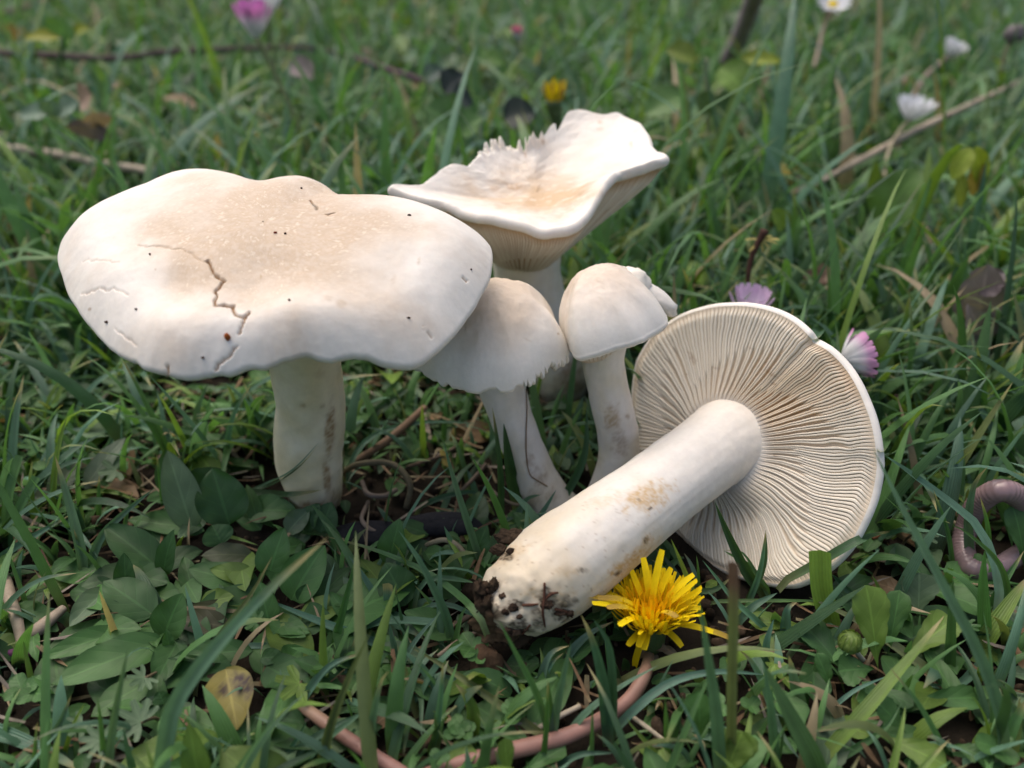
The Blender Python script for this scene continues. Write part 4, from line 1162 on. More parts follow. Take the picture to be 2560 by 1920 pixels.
# ------------------------------------------------------------------ where scattered plants must leave room
STALKS = [([crop('C', *q_) for q_ in [(1090, 1060), (1150, 1090), (1040, 1280), (880, 1410), (630, 1530), (260, 1620), (260, 1530), (600, 1440), (830, 1330), (960, 1230)]], 12.3), ([crop('D', *q_) for q_ in [(380, 1190), (700, 1410), (900, 1540), (1100, 1659), (950, 1680), (680, 1490), (400, 1270)]], 11.0)]
CLEAR = STALKS + [  # (outline in the photo, nothing random may stand in front of it nearer than this Y)
 (OUT_L, 24), ([(680, 880), (880, 880), (880, 1180), (690, 1180)], 18.0),
 ([(1026, 914), (1208, 715), (1280, 700), (1377, 695), (1470, 668), (1560, 675), (1685, 760), (1675, 815), (1560, 880), (1600, 1100), (1560, 1230), (1400, 1270), (1330, 1230), (1190, 980), (1085, 955)], 18.5),
 (OUT_B, 27), ([(1230, 540), (1420, 540), (1420, 720), (1230, 720)], 23), (OUT_D, 18),
 ([(1760, 1050), (1870, 1160), (1790, 1260), (1560, 1440), (1420, 1560), (1330, 1620), (1190, 1600), (1220, 1400)], 14),
 ([crop('C', *p) for p in [(680, 660), (980, 500), (1190, 390), (1450, 600), (1620, 900), (1500, 960), (1020, 1080)]], 12.6),
 ([(2380, 1200), (2560, 1190), (2560, 1440), (2390, 1440)], 16), ([(600, 20), (690, 20), (690, 110), (600, 110)], 46), ([(1990, 480), (2560, 170), (2560, 240), (1990, 500)], 42), ([(2235, 240), (2340, 240), (2340, 320), (2235, 320)], 44),
 ([(1345, 180), (1430, 180), (1430, 270), (1345, 270)], 43), ([(2330, 90), (2420, 90), (2420, 160), (2330, 160)], 58), ([(0, 110), (600, 110), (600, 160), (0, 160)], 54), ([(0, 355), (400, 415), (400, 445), (0, 395)], 40)]
LEAFZONE = [([crop('A', *p) for p in [(200, 950), (520, 380), (820, 0), (1700, 220), (1720, 900), (1300, 1450), (900, 1300), (260, 1250)]], .9),
            ([(880, 950), (1190, 990), (1320, 1230), (1230, 1330), (880, 1330)], .8), ([crop('J', *p) for p in [(0, 0), (2212, 0), (2212, 1659), (0, 1659)]], .6), ([crop('A', *p) for p in [(0, 1000), (300, 1060), (400, 1500), (0, 1550)]], .6)]
SOLID = [('e', OL, (5.6, 5.2, 1.2)), ('e', OB + [0, 0, -.6], (4.6, 4.0, 1.8)), ('e', O1 + [0, 0, .7], (2.2, 2.1, 1.4)), ('e', O2 + [0, 0, .7], (1.8, 1.8, 1.4))]
CAPS = [(np.array([-5.9, 17.7, 0]), np.array([-5.4, 17.8, 6.5]), 1.0), (at_z(1410, 985, 0), sbT, 1.1), (at_z(1400, 1290, 0), st1, .7), (at_z(1490, 1260, 0), st2, .68), (Apt, Ept, 1.12), (OD - e2D * 3.4 + nD * .3, OD + e2D * 3.4 + nD * .3, 1.0), (OD - e1D * 2.6 + nD * .3, OD + e1D * 2.6 + nD * .3, 1.0)]
def keep_mask(P, rng, heavy=True):
    """P (N,K,3) -> which strands may stay"""
    N, K, _ = P.shape
    Q = P.reshape(-1, 3)
    bad = np.zeros(len(Q), bool)
    for _, c, r in SOLID:
        bad |= (np.sum(((Q - c) / np.array(r)) ** 2, 1) < 1)
    for a, b, r in CAPS:
        ab = b - a
        t = np.clip(((Q - a) @ ab) / (ab @ ab), 0, 1)
        bad |= np.sum((Q - a - t[:, None] * ab) ** 2, 1) < r * r
    dq = Q - OD
    hn = dq @ nD
    bad |= (np.abs(hn - .5) < 1.1) & (np.linalg.norm(dq - hn[:, None] * nD, axis=1) < 3.7)
    x, y, dep = project(Q)
    for poly, yl in CLEAR:
        bad |= in_poly(x, y, poly) & (Q[:, 1] < yl) & (dep > 0)
    bad |= (dep < 8.5) & (dep > 0) & (x > -200) & (x < 2760) & (y > -100) & (y < 2000)
    keep = ~bad.reshape(N, K).any(1)
    if heavy:
        xx, yy, _ = project(P[:, K // 2])
        bx, by, _ = project(P[:, 0])
        for poly, pr_ in LEAFZONE:
            ins = (in_poly(xx, yy, poly) | in_poly(bx, by, poly)) & (P[:, 0, 1] < 19)
            keep &= ~(ins & (rng.random(N) < pr_))
    return keep

# ------------------------------------------------------------------ broad-leaved plants
def px_leaf(ck, b, tp, wpx, e=.45, zb=.35, zt=.5, **kw):
    pb, pt = crop(ck, *b), crop(ck, *tp)
    P = place_px([pb, pt], e, zt, zb)
    _, _, dep = project(P)
    return leaf_geo(P[0], P[1], wpx * CROPS[ck][2] * np.mean(dep) / FPX, **kw)

GL = np.array([.064, .150, .042]); GD = np.array([.044, .108, .034]); GY = np.array([.125, .205, .038]); GP = np.array([.11, .175, .095])
PLANTS = [
 ('low rosette of oval dark leaves with the long pointed leaf stretched over bare soil', [
  ('A',(860,1000),(262,1228),215,.2,GL), ('A',(640,950),(218,1092),130,.2,GL), ('A',(800,870),(535,690),215,.4,GD), ('A',(850,985),(948,752),190,.6,GL), ('A',(560,740),(360,925),135,.2,GP), ('A',(880,1040),(860,940),60,.6,GL), ('A',(930,990),(800,1235),165,.1,GD), ('A',(600,905),(560,780),110,.5,GD), ('A',(700,980),(560,920),120,.3,GY)]),
 ('low clump of oval leaves with one tall folded leaf pointing up', [
  ('A',(830,630),(545,405),190,.5,GD), ('A',(660,660),(880,700),160,.3,GD), ('A',(845,660),(905,420),110,.8,GD), ('A',(1060,430),(655,375),130,.3,GL), ('A',(1000,430),(868,15),185,.65,GP), ('A',(1060,365),(920,470),90,.3,GP), ('A',(655,760),(645,540),110,.7,GD)]),
 ('glossy dark oval leaves at the foot of the thickest stem', [
  ('A',(1190,400),(1100,105),255,.6,GD), ('A',(1285,330),(1540,330),165,.4,GL), ('A',(1490,440),(1605,320),120,.4,GP), ('A',(1150,500),(1100,400),160,.4,GD), ('A',(1660,440),(1720,280),150,.5,GD), ('A',(1560,420),(1660,290),120,.6,GD)]),
 ('spreading oval-leaved plant with a heart-based velvety leaf', [
  ('A',(1390,670),(1475,415),185,.6,GL), ('A',(1510,790),(1685,505),225,.5,GL), ('A',(1310,560),(1040,560),120,.4,np.array([.085,.10,.05])), ('A',(1320,670),(1090,630),115,.3,GY), ('A',(1230,800),(872,865),60,.3,np.array([.07,.075,.03])), ('A',(1040,815),(1215,770),120,.5,GY), ('A',(1190,930),(890,895),140,.2,np.array([.08,.08,.04])), ('A',(1400,930),(1345,690),130,.5,GL), ('A',(1410,905),(1605,960),115,.2,GL), ('A',(1640,720),(1720,640),130,.4,GP), ('A',(1560,900),(1720,880),170,.2,GD), ('A',(1300,950),(1340,860),80,.4,GL)]),
 ('dark oval leaves crowding around the yellowed leaf', [
  ('A',(1310,1050),(900,1085),130,.2,GD), ('A',(1380,1130),(1605,1265),205,.15,GD), ('A',(1480,1120),(1570,1030),140,.4,GL), ('A',(1350,1090),(1480,1080),90,.4,GD), ('A',(1580,1420),(1350,1400),120,.3,GD), ('A',(850,1330),(820,1260),90,.3,GD), ('A',(250,1250),(300,1380),100,.1,GP)]),
 ('upright grey-green leaf pair in the gap between the stems', [
  ('D',(1000,300),(1070,-10),200,.7,GL), ('D',(1110,570),(970,285),265,.5,GD), ('D',(1000,320),(1130,200),150,.5,GP), ('D',(1230,230),(1400,235),120,.3,GL), ('D',(1560,265),(1655,35),155,.6,GD), ('D',(1370,420),(1560,250),180,.4,GD), ('D',(1420,520),(1330,350),180,.4,GD), ('D',(960,640),(860,560),130,.3,GP)]),
 ('hairy curled leaves beside the plain soil gap', [
  ('D',(640,380),(570,220),90,.5,GP), ('D',(830,580),(690,380),100,.5,GP), ('D',(760,700),(600,480),110,.4,GL), ('D',(800,660),(900,590),110,.3,GL), ('D',(200,700),(180,440),130,.5,GD), ('D',(230,720),(440,780),110,.2,GL), ('D',(120,700),(60,650),80,.3,GL), ('D',(430,560),(480,420),150,.4,GD)]),
 ('low oval leaves under the largest cap', [
  ('F',(1300,1640),(1420,1460),260,.5,GD), ('F',(1080,1620),(1060,1340),150,.6,GL), ('F',(860,800),(640,760),120,.3,GL), ('F',(160,500),(290,560),110,.4,GY), ('F',(500,820),(600,700),150,.4,GY), ('F',(1590,1300),(1740,1130),200,.4,GD), ('F',(1500,1150),(1640,1040),180,.4,GD), ('F',(540,1590),(800,1260),130,.5,np.array([.16,.20,.14])), ('F',(330,1650),(520,1390),150,.4,np.array([.15,.19,.13])), ('F',(310,1650),(90,1640),90,.2,np.array([.15,.19,.13]))]),
]
def plant(lab, leaves, shape='ovate', name='rosette_plant', grp=None, extra=9, **kw):
    geos = []
    for k, (ck, b, tp, w_, e, c) in enumerate(leaves):
        geos.append(px_leaf(ck, b, tp, w_, e, col=c, shape=shape, seed=k * 3 + len(lab), cup=random.uniform(.15, .5), arch=random.uniform(.05, .18), wave=random.uniform(.03, .09), twist=random.uniform(-.5, .5), **kw))
    b = np.mean([g_[0][:9].mean(0) for g_ in geos], axis=0)
    rq = random.Random(len(lab) * 7 + len(leaves))
    for k in range(extra):
        c0 = geos[rq.randrange(len(leaves))][0].mean(0)
        a = rq.uniform(0, 6.283); L = rq.uniform(.9, 1.9)
        st_ = np.array([c0[0] + rq.gauss(0, .7), c0[1] + rq.gauss(.2, .7), rq.uniform(.02, .25)])
        en = st_ + np.array([math.cos(a) * L, math.sin(a) * L, rq.uniform(0, .45)])
        P2 = np.stack([st_, en])[None]
        if not keep_mask(P2, np.random.default_rng(k), False).all(): continue
        geos.append(leaf_geo(st_, en, L * rq.uniform(.42, .6), shape, rq.uniform(.05, .2), rq.uniform(.1, .4), [GL, GD, GD, GL, GL * 1.2, GY][rq.randrange(6)] * rq.uniform(.8, 1.1), np.array([0, -.2, 1]), 13, 9, k))
    t = thing(name, (b[0], b[1], 0), lab, 'plant', grp)
    for g_ in geos: add('leaf', g_, M_LEAF, t)
    return t
for lab, lv in PLANTS: plant(lab, lv)
SPOON = [
 ('daisy rosette of toothed spoon leaves with a green bud', [
  ('B',(880,1165),(820,735),230,.65,GY), ('B',(930,1080),(990,760),150,.6,GL), ('B',(990,1130),(1265,905),200,.45,GY), ('B',(860,1160),(680,1170),200,.4,GL), ('B',(640,1270),(570,1080),110,.6,GL), ('B',(1000,1340),(1390,1305),150,.2,GL), ('B',(1020,1480),(880,1330),170,.4,GL), ('B',(870,1490),(1230,1650),190,.1,GY), ('B',(1260,1540),(1400,1600),120,.2,GL)]),
 ('round-tipped spoon leaves below the dandelion', [
  ('C',(1400,1500),(1395,1215),190,.7,GL), ('C',(1540,1720),(1650,1450),250,.6,GY), ('C',(300,1740),(280,1485),120,.7,GY), ('J',(80,1740),(230,1350),330,.6,GY)]),
 ('hairy round grey-green leaf beside the rim of the lying cap', [
  ('B',(1080,900),(1090,670),230,.6,np.array([.12,.18,.10])), ('B',(560,1080),(500,930),180,.3,GD), ('B',(720,1190),(500,930),190,.2,GD)]),
 ('dark broad leaves at the right side of the grass', [
  ('B',(1560,560),(1500,180),150,.7,GL), ('B',(1619,640),(1560,330),160,.7,GL), ('G',(1650,1500),(1740,1180),120,.7,GL), ('B',(1340,700),(1440,600),140,.4,GL)]),
]
for lab, lv in SPOON: plant(lab, lv, 'spoon', 'spoon_leaf_plant', teeth=7, n=22)
plant('pale broad leaf catching light under the tall blurred grass blade', [('A',(1500,1900),(1150,1560),330,.5,np.array([.14,.20,.05])), ('A',(1050,1800),(980,1420),150,.7,GY)], 'ovate')  # pale green is this leaf's own colour
# bud of the daisy rosette
pb = at_z(*crop('B', 740, 1020), .9)
bt = thing('flower_bud', (pb[0], pb[1], 0), 'hairy green daisy bud on a short white stalk', 'bud')
V, F = blob(pb, (.26, .26, .2), 3, 16, 10, .2, 3); obj('bud_head', V, F, M_STALK, bt, tint=np.array([.15, .22, .05]))
for k in range(11):
    a = k * .571
    rd = np.array([math.cos(a), math.sin(a), 0])
    add('sepal', leaf_geo(pb + rd * .2 - [0, 0, .2], pb + rd * .12 + [0, 0, .26], .16, 'lance', .35, .2, np.array([.16, .24, .05]), rd + [0, 0, .1], 7, 5, k), M_LEAF, bt)
V, F, _ = tube([at_z(*crop('B', 830, 1140), .0), at_z(*crop('B', 780, 1085), .5), pb], .06, 8, 12); obj('stalk', V, F, M_STALK, bt, tint=np.array([.45, .45, .36]))

# yellowed leaf with dark blotch
V, F, t_, l_ = px_leaf('A', (1170, 1145), (1230, 1460), 240, 0, zb=.8, zt=.45, shape='ovate', cup=.3, col=np.array([.26, .22, .06]), seed=4, n=28, m=17)
px, py, _d = project(V)
t_ = lerp(t_, np.array([.05, .03, .035]), spots(px, py, np.ones(len(px)), [(*crop('A', 1260, 1230), 42, 38, 30, 1, .5), (*crop('A', 1160, 1250), 18, 26, 20, .9, .5)], 12, V))
tag(obj('dying_leaf', V, F, M_LEAF, base=V.mean(0) * [1, 1, 0], tint=t_, lc=l_), 'yellow dying leaf with a purple-black blotch on the ground', 'leaf')

# cut-leaved cranesbills and clovers
def cranes(ck, x, y, rpx, lobes=5, col=GP, z=.8, e=(0, -1), lab=None, grp='cut-leaved cranesbill leaves', cutd=.55):
    X_, Y_ = crop(ck, x, y)
    c = at_z(X_, Y_, z)
    r = rpx * CROPS[ck][2] * (np.linalg.norm(c - CAMP)) / FPX * 1.15
    b = np.array([c[0] + random.uniform(-.4, .4), c[1] + random.uniform(.2, .7), 0])
    t = thing('cranesbill_plant', b, '%s %s-lobed cut cranesbill leaf %s' % ('small' if r < .75 else 'medium' if r < 1.1 else 'large', NUM[lobes], where(c)), 'plant', grp)
    ax = np.array([e[0], e[1], 0.1])
    add('leaf', lobed_geo(c, r, ax, toward_cam([c], 1.2), lobes, int(x), col, cutd=cutd), M_LEAF, t)
    V, F, _ = tube([b - [0, 0, .2], (b + c) / 2 + [0, .1, 0], c - np.array([0, 0, .02])], .035, 6, 10)
    obj('leaf_stalk', V, F, M_STALK, t, tint=np.array([.16, .12, .07]))
for a in [('F', 830, 920, 150, 5, GP), ('F', 470, 900, 150, 5, GP), ('F', 370, 640, 110, 5, GP), ('F', 500, 620, 70, 5, GP), ('F', 250, 1320, 100, 5, GL), ('F', 1330, 1230, 170, 7, GD), ('F', 740, 1470, 90, 5, GP), ('F', 1000, 1100, 60, 5, GL),
          ('A', 750, 1190, 75, 7, GP), ('A', 730, 1420, 105, 7, GP), ('A', 430, 1430, 75, 7, GP), ('A', 520, 1515, 85, 7, GP), ('A', 1330, 900, 60, 5, GL), ('D', 400, 1090, 150, 5, GY), ('D', 590, 960, 90, 5, GL), ('K', 1370, 1000, 200, 5, GY), ('K', 1100, 1150, 150, 5, GL), ('J', 2100, 430, 120, 7, GD), ('A', 1720, 1090, 60, 5, GL), ('B', 1090, 470, 90, 7, GP), ('F', 60, 1600, 60, 5, GY)]:
    cranes(*a, e=(random.uniform(-1, 1), random.uniform(-1, .3)))
def clover(ck, x, y, rpx, z=.7, col=GL):
    X_, Y_ = crop(ck, x, y); c = at_z(X_, Y_, z); r = rpx * CROPS[ck][2] * np.linalg.norm(c - CAMP) / FPX
    b = np.array([c[0], c[1] + .3, 0])
    t = thing('clover', b, ('tiny' if r < .38 else 'small' if r < .5 else 'larger') + ' three-leafed clover ' + where(c), 'clover', 'clovers low in the grass')
    a0 = random.uniform(0, 6)
    for k in range(3):
        a = a0 + k * 2.09
        add('leaflet', leaf_geo(c, c + np.array([math.cos(a), math.sin(a), .25]) * r, r * .95, 'round', .05, .2, col, np.array([0, -.3, 1]), 9, 7, k), M_LEAF, t)
    V, F, _ = tube([b - [0, 0, .2], c], .03, 6, 6); obj('leaf_stalk', V, F, M_STALK, t, tint=GL)
for a in [('D', 1550, 850, 110), ('D', 1590, 920, 70), ('D', 1850, 1280, 95), ('D', 1470, 1380, 80), ('D', 1430, 1420, 75), ('D', 1660, 1480, 60), ('A', 110, 1250, 75), ('A', 180, 1270, 80), ('C', 330, 1350, 80), ('C', 60, 1450, 60), ('B', 60, 1350, 70), ('A', 250, 90, 60), ('D', 1330, 1600, 70), ('C', 1700, 1300, 60), ('B', 1480, 1560, 90), ('F', 330, 1050, 90), ('A', 1790, 800, 70)]:
    clover(*a)

# ------------------------------------------------------------------ flowers
def strap(base, tip, width, nref, arch=.12, col=(.8, .6, .02), endw=.8, n=8, curl=0.0, tipcol=None):
    base, tip = np.asarray(base), np.asarray(tip)
    L = np.linalg.norm(tip - base); ax = unit(tip - base); nor = unit(nref - ax * np.dot(nref, ax))
    t = np.linspace(0, 1, n)
    mid = (base + tip) / 2 + nor * arch * L
    c = ((1 - t) ** 2)[:, None] * base + (2 * t * (1 - t))[:, None] * mid + (t ** 2)[:, None] * tip + nor * (curl * L * t[:, None] ** 4)
    T = unit(np.gradient(c, axis=0)); sd = unit(np.cross(T, nor)); nn = np.cross(sd, T)
    w = .5 + .5 * np.sin(np.clip(t * 1.4, 0, 1) * 1.57)
    w = np.where(t > .85, w * (1 - (1 - endw) * (t - .85) / .15), w) * width * .5
    V = np.stack([c - sd * w[:, None] + nn * w[:, None] * .35, c - nn * w[:, None] * .1, c + sd * w[:, None] + nn * w[:, None] * .35], 1).reshape(-1, 3)
    tt = np.tile(np.asarray(col, float), (3 * n, 1))
    if tipcol is not None:
        k = smooth01(.45, .9, np.repeat(t, 3))[:, None]; tt = tt * (1 - k) + np.asarray(tipcol) * k
    return V, grid_faces(n, 3), tt, np.stack([np.tile([0, .5, 1], n), np.repeat(t, 3), np.zeros(3 * n)], 1)

YEL = np.array([.90, .68, .008]); ORG = np.array([.92, .56, .006])
hc = at_y(*crop('C', 1120, 850), 12.55)              # receptacle of the dandelion
hup = unit(at_y(*crop('C', 1130, 600), 12.75) - hc)
dan = thing('dandelion', (hc[0], hc[1], 0), 'bright yellow dandelion flower bent under the lying mushroom stem', 'dandelion')
outer = [(690, 675, -.2), (780, 720, -.5), (860, 650, -.2), (905, 700, -.5), (1190, 400, .5), (1080, 450, .6), (1000, 520, .5), (1245, 505, .4), (1350, 540, .3), (1400, 585, 0), (1440, 640, -.1), (1610, 918, -.3), (1480, 880, -.5), (1300, 945, -.7), (1330, 790, -.5),
         (1020, 1075, -.6), (990, 960, -.7), (1050, 960, -.8), (1085, 960, -.8), (1220, 910, -.8), (1265, 780, -.8), (830, 640, .3), (880, 590, .5), (960, 800, -.8), (1390, 720, -.2), (1420, 690, .2)]
for k, (x, y, dy) in enumerate(outer):
    tip = at_y(*crop('C', x, y), hc[1] + dy)
    gg = strap(hc + hup * .15 + unit(tip - hc) * .12, tip, .165, hup + .3 * unit(CAMP - hc), random.uniform(.05, .22), YEL * random.uniform(.9, 1.05), .75, 9, random.uniform(-.15, .1), np.array([.45, .30, .06]) if k in (0, 2, 3, 11, 20) else None)
    add('floret', gg, M_PETAL, dan)
d1 = unit(np.cross(hup, [0, 1, .2])); d2 = np.cross(hup, d1)
for k in range(190):
    f = math.sqrt((k + .5) / 190); a = k * 2.39996
    lean = f * .85
    L = .85 + .25 * f + random.uniform(-.08, .1)
    dr = unit(hup * math.cos(lean) + (d1 * math.cos(a) + d2 * math.sin(a)) * math.sin(lean))
    b0 = hc + hup * .1 + (d1 * math.cos(a) + d2 * math.sin(a)) * f * .34
    tip = b0 + dr * L
    if tip[2] < .3: continue
    gg = strap(b0, tip, .055 + .045 * f, hup * .6 - (d1 * math.cos(a) + d2 * math.sin(a)), random.uniform(-.1, .15), (ORG if f < .6 else YEL) * random.uniform(.85, 1.08), .7, 7, random.uniform(-.1, .25))
    add('floret', gg, M_PETAL, dan)
V, F, _ = tube([hc - hup * .75, hc - hup * .4, hc + hup * .18], [.16, .34, .36, .30], 18, 12)
inv = obj('involucre', V, F, M_STALK, dan, tint=np.array([.07, .11, .04]))
for (x, y, x2, y2) in [(1110, 950, 1060, 1030), (1180, 970, 1290, 1015), (1120, 1000, 1165, 1065), (1140, 960, 1240, 985)]:
    add('bract', leaf_geo(at_y(*crop('C', x, y), 12.3), at_y(*crop('C', x2, y2), 12.1), .22, 'lance', .1, .5, np.array([.24, .19, .13]), None, 8, 5), M_LEAF, inv)
stp = [hc - hup * .7] + [at_z(*crop('C', x, y), z) for x, y, z in [(1090, 1110, .55), (1000, 1260, .45), (850, 1370, .4), (620, 1480, .4), (250, 1575, .4), (0, 1640, .35), (-200, 1720, .2)]]
V, F, _ = tube(stp, [.12, .15, .16, .17, .17, .17], 14, 90, True, .05, 3)
obj('stalk', V, F, M_STALK, dan, tint=lerp(np.array([.20, .14, .09]), np.array([.29, .155, .125]), smooth01(12.2, 10.3, V[:, 1])) * (1 + .3 * fbm(V * 2.5, 4, 3))[:, None])

V, F, _ = tube([at_z(*crop('D', x, y), z) for x, y, z in [(350, 1200, .2), (450, 1270, .5), (700, 1450, .5), (900, 1580, .5), (1130, 1720, .4), (1300, 1850, .2)]], [.10, .14, .14, .13], 12, 60, True, .05, 8)
tag(obj('dandelion_runner', V, F, M_STALK, base=V.mean(0) * [1, 1, 0], tint=lerp(np.array([.27, .18, .12]), np.array([.29, .155, .125]), smooth01(10.6, 9.6, V[:, 1])) * (1 + .3 * fbm(V * 2.5, 6, 3))[:, None]), 'leafless pinkish stalk lying on the ground, without a flower', 'stalk')

def daisy(head, axis, width, npet, open_, lab, stalkpts, cols, petw=.16, sr=.075, closed_col=None, disc=True, stalkcol=(.20, .22, .10)):
    """open_: angle of the rays from the axis"""
    axis = unit(axis)
    base = stalkpts[0]
    t = thing('daisy', (base[0], base[1], 0), lab, 'daisy')
    a1 = unit(np.cross(axis, [0.2, 1, .3])); a2 = np.cross(axis, a1)
    L = width / 2 / max(math.sin(open_), .45)
    for ring in (0, 1):
        for k in range(npet):
            a = (k + ring * .5) * 2 * math.pi / npet + random.uniform(-.06, .06)
            o_ = open_ + random.uniform(-.12, .12) - ring * .12
            rd = a1 * math.cos(a) + a2 * math.sin(a)
            b0 = head + rd * .2 * width / 1.8
            add('petal', strap(b0, b0 + (axis * math.cos(o_) + rd * math.sin(o_)) * (L - .2), petw, axis - rd * .5, -.08, cols[0], .5, 6, 0, cols[1]), M_PETAL, t)
    if disc:
        V, F = blob(head + axis * .05, (.3, .3, .3), 3, 14, 10, .12, 5)
        V = head + (V - head) - axis * ((V - head) @ axis)[:, None] * .45
        obj('disc', V, F, M_PETAL, t, tint=YEL * .95)
    for k in range(9):
        a = k * 2 * math.pi / 9
        rd = a1 * math.cos(a) + a2 * math.sin(a)
        o_ = min(open_, 1.2)
        add('sepal', leaf_geo(head - axis * .18, head - axis * .1 + (axis * math.cos(o_) + rd * math.sin(o_)) * .26 + rd * .06, .16, 'lance', .1, .3, np.array([.10, .14, .04]), axis - rd, 6, 5), M_LEAF, t)
    V, F, _ = tube(list(stalkpts) + [head - axis * .08], [sr, sr, sr, sr * 1.25], 10, 40, True, .05, 2)
    obj('stalk', V, F, M_STALK, t, tint=np.array(stalkcol))
    return t
PW, PK = np.array([.82, .82, .84]), np.array([.70, .22, .55])
h = at_y(640, 92, 44.6)
daisy(h, (0.02, -.1, 1), 1.75, 13, .42, 'half-closed daisy with magenta-tipped petals on a tall bent stalk', [at_y(790, 450, 44.), at_y(740, 300, 44.3), at_y(690, 190, 44.5), at_y(660, 125, 44.6)], (PW, PK), .32, .12, disc=False, stalkcol=(.22, .24, .10))
h = at_y(668, 40, 52)
daisy(h, (.1, -.1, 1), 2.0, 14, .5, 'white half-open daisy directly behind the magenta-tipped one', [at_y(690, 200, 52), at_y(680, 100, 52)], (PW, PW), .3, .1, disc=False)
h = at_y(1292, 100, 57)
daisy(h, (0, -.2, 1), .95, 9, .25, 'closed pink and white daisy bud on a thin dark stalk', [at_y(1300, 210, 56.5), at_y(1297, 150, 57)], (PW, np.array([.75, .25, .35])), .34, .08, disc=False)
h = at_y(2082, 12, 54)
daisy(h, (-.05, -.45, .8), 2.0, 14, 1.25, 'open white daisy with its yellow middle showing, on a pinkish stalk', [at_y(2035, 170, 52), at_y(2060, 70, 54)], (PW, PW), .22, .12, stalkcol=(.30, .22, .17))
h = at_y(2372, 140, 57)
daisy(h, (.35, -.1, .9), 1.55, 13, .62, 'white daisy nodding on a thick brownish stalk above the long dry stem', [at_y(2270, 260, 54), at_y(2315, 190, 56), at_y(2350, 160, 57)], (PW, PW), .3, .16, disc=False, stalkcol=(.22, .17, .13))
h = at_y(2275, 300, 42.5)
daisy(h, (.12, .05, 1), 1.9, 16, .68, 'white daisy on a long curving pale stalk beside the dry stem', [at_y(2180, 715, 31.5), at_y(2222, 600, 34), at_y(2236, 520, 36.5), at_y(2212, 440, 39), at_y(2225, 370, 41), at_y(2255, 320, 42.3)], (PW, PW), .26, .085, disc=False, stalkcol=(.30, .26, .17))
h = at_y(1868, 800, 23.5)
daisy(h, (0.0, -.1, 1), 1.3, 11, .5, 'lilac daisy petals peeping over the top rim of the lying cap', [at_z(1880, 900, 0) + np.array([0, 6, 0]), at_y(1875, 850, 23.8)], (np.array([.80, .72, .82]), np.array([.72, .53, .72])), .26, .08, disc=False)
h = at_y(2108, 900, 20.4)
daisy(h, (.93, .15, .22), 1.5, 12, .75, 'pink-tipped daisy sticking out sideways from behind the lying cap', [at_y(2050, 1020, 21.5), at_y(2060, 940, 20.9)], (PW, np.array([.72, .35, .6])), .24, .08, disc=False)
# closed yellow flower behind the funnel cap
h = at_y(1385, 265, 43)
t = thing('yellow_flower', (at_y(1400, 330, 43)[0], 43, 0), 'half-closed yellow flower behind the funnel-shaped cap', 'flower')
for k in range(26):
    a = k * 2.4; o_ = random.uniform(.12, .42)
    rd = np.array([math.cos(a), math.sin(a), 0])
    add('petal', strap(h + rd * .25, h + rd * .25 + (np.array([0, 0, 1]) * math.cos(o_) + rd * math.sin(o_)) * random.uniform(.9, 1.35), .22, np.array([0, 0, 1.]) - rd, -.1, (YEL * .85) if k % 3 else np.array([.35, .2, .06]), .5, 6), M_PETAL, t)
V, F, _ = tube([at_y(1405, 420, 43), at_y(1395, 320, 43), h, h + [0, 0, .3]], [.12, .12, .3, .45], 12, 20); obj('stalk', V, F, M_STALK, t, tint=np.array([.10, .13, .05]))

# withered seed head
h = at_y(1903, 600, 25)
t = thing('withered_flower', at_y(1870, 740, 24.5) * [1, 1, 0], 'withered brown seed head with frayed yellow bits on a dark stalk', 'seed head')
V, F, _ = tube([at_y(1865, 780, 24.5), at_y(1870, 700, 24.7), at_y(1880, 640, 24.9), at_y(1912, 575, 25)], [.09, .07, .08, .10, .14], 10, 24, True, .3, 2); obj('stalk', V, F, M_TWIG, t, tint=np.array([.07, .035, .025]))
for k, (x, y) in enumerate([(1862, 600), (1945, 612), (1950, 600), (1905, 632), (1872, 630), (1930, 590), (1890, 628), (1920, 618)]):
    add('dry_petal', strap(h, at_y(x, y, 25 + random.uniform(-.4, .3)), .09, np.array([0, -.5, 1.]), .15, (.42, .36, .12), .3, 6), M_PETAL, t)

# ------------------------------------------------------------------ stalks, twigs, straws
def stick(name, lab, cat, pts, r, col, mat=M_DRY, wob=.12, grp=None, n=60):
    P = [at_z(x, y, z) for x, y, z in pts]
    V, F, _ = tube(P, r, 9, n, True, wob, len(lab))
    b = np.array(P[0]) * [1, 1, 0]
    c = np.asarray(col) * (1 + .35 * fbm(V * 1.3, len(lab), 3))[:, None]
    return tag(obj(name, V, F, mat, base=b, tint=c), lab, cat, grp)
stick('twig', 'dark brown twig lying level through the grass behind the largest cap', 'twig', [(-80, 128, 4.2), (120, 138, 4.2), (290, 145, 4.2), (420, 130, 4.2), (640, 120, 4.2), (790, 122, 3.9), (900, 150, 3)], [.24, .26, .24, .2, .16, .12], np.array([.115, .085, .08]), M_TWIG, .25)
stick('dry_reed', 'thick pale dry stem reaching to the back edge of the largest cap', 'stem', [(-120, 362, 2.6), (100, 380, 2.5), (250, 408, 2.4), (390, 432, 2.3), (480, 452, 2.2)], [.26, .27, .22, .22, .22], np.array([.42, .36, .28]))
stick('dry_reed', 'long slanting beige dry stem crossing the grass beyond the lying cap', 'stem', [(1740, 572, .6), (1860, 530, 1.2), (2060, 448, 2.2), (2300, 322, 3.6), (2560, 200, 4.6), (2760, 110, 5.4)], [.10, .15, .20, .15, .13, .11], np.array([.36, .30, .23]))
stick('wood_splinter', 'short split splinter lying along the slanting beige stem', 'stem', [(2025, 470, 2.2), (2090, 432, 2.6), (2150, 388, 3.1)], [.09, .1, .03], np.array([.36, .30, .23]), n=20)
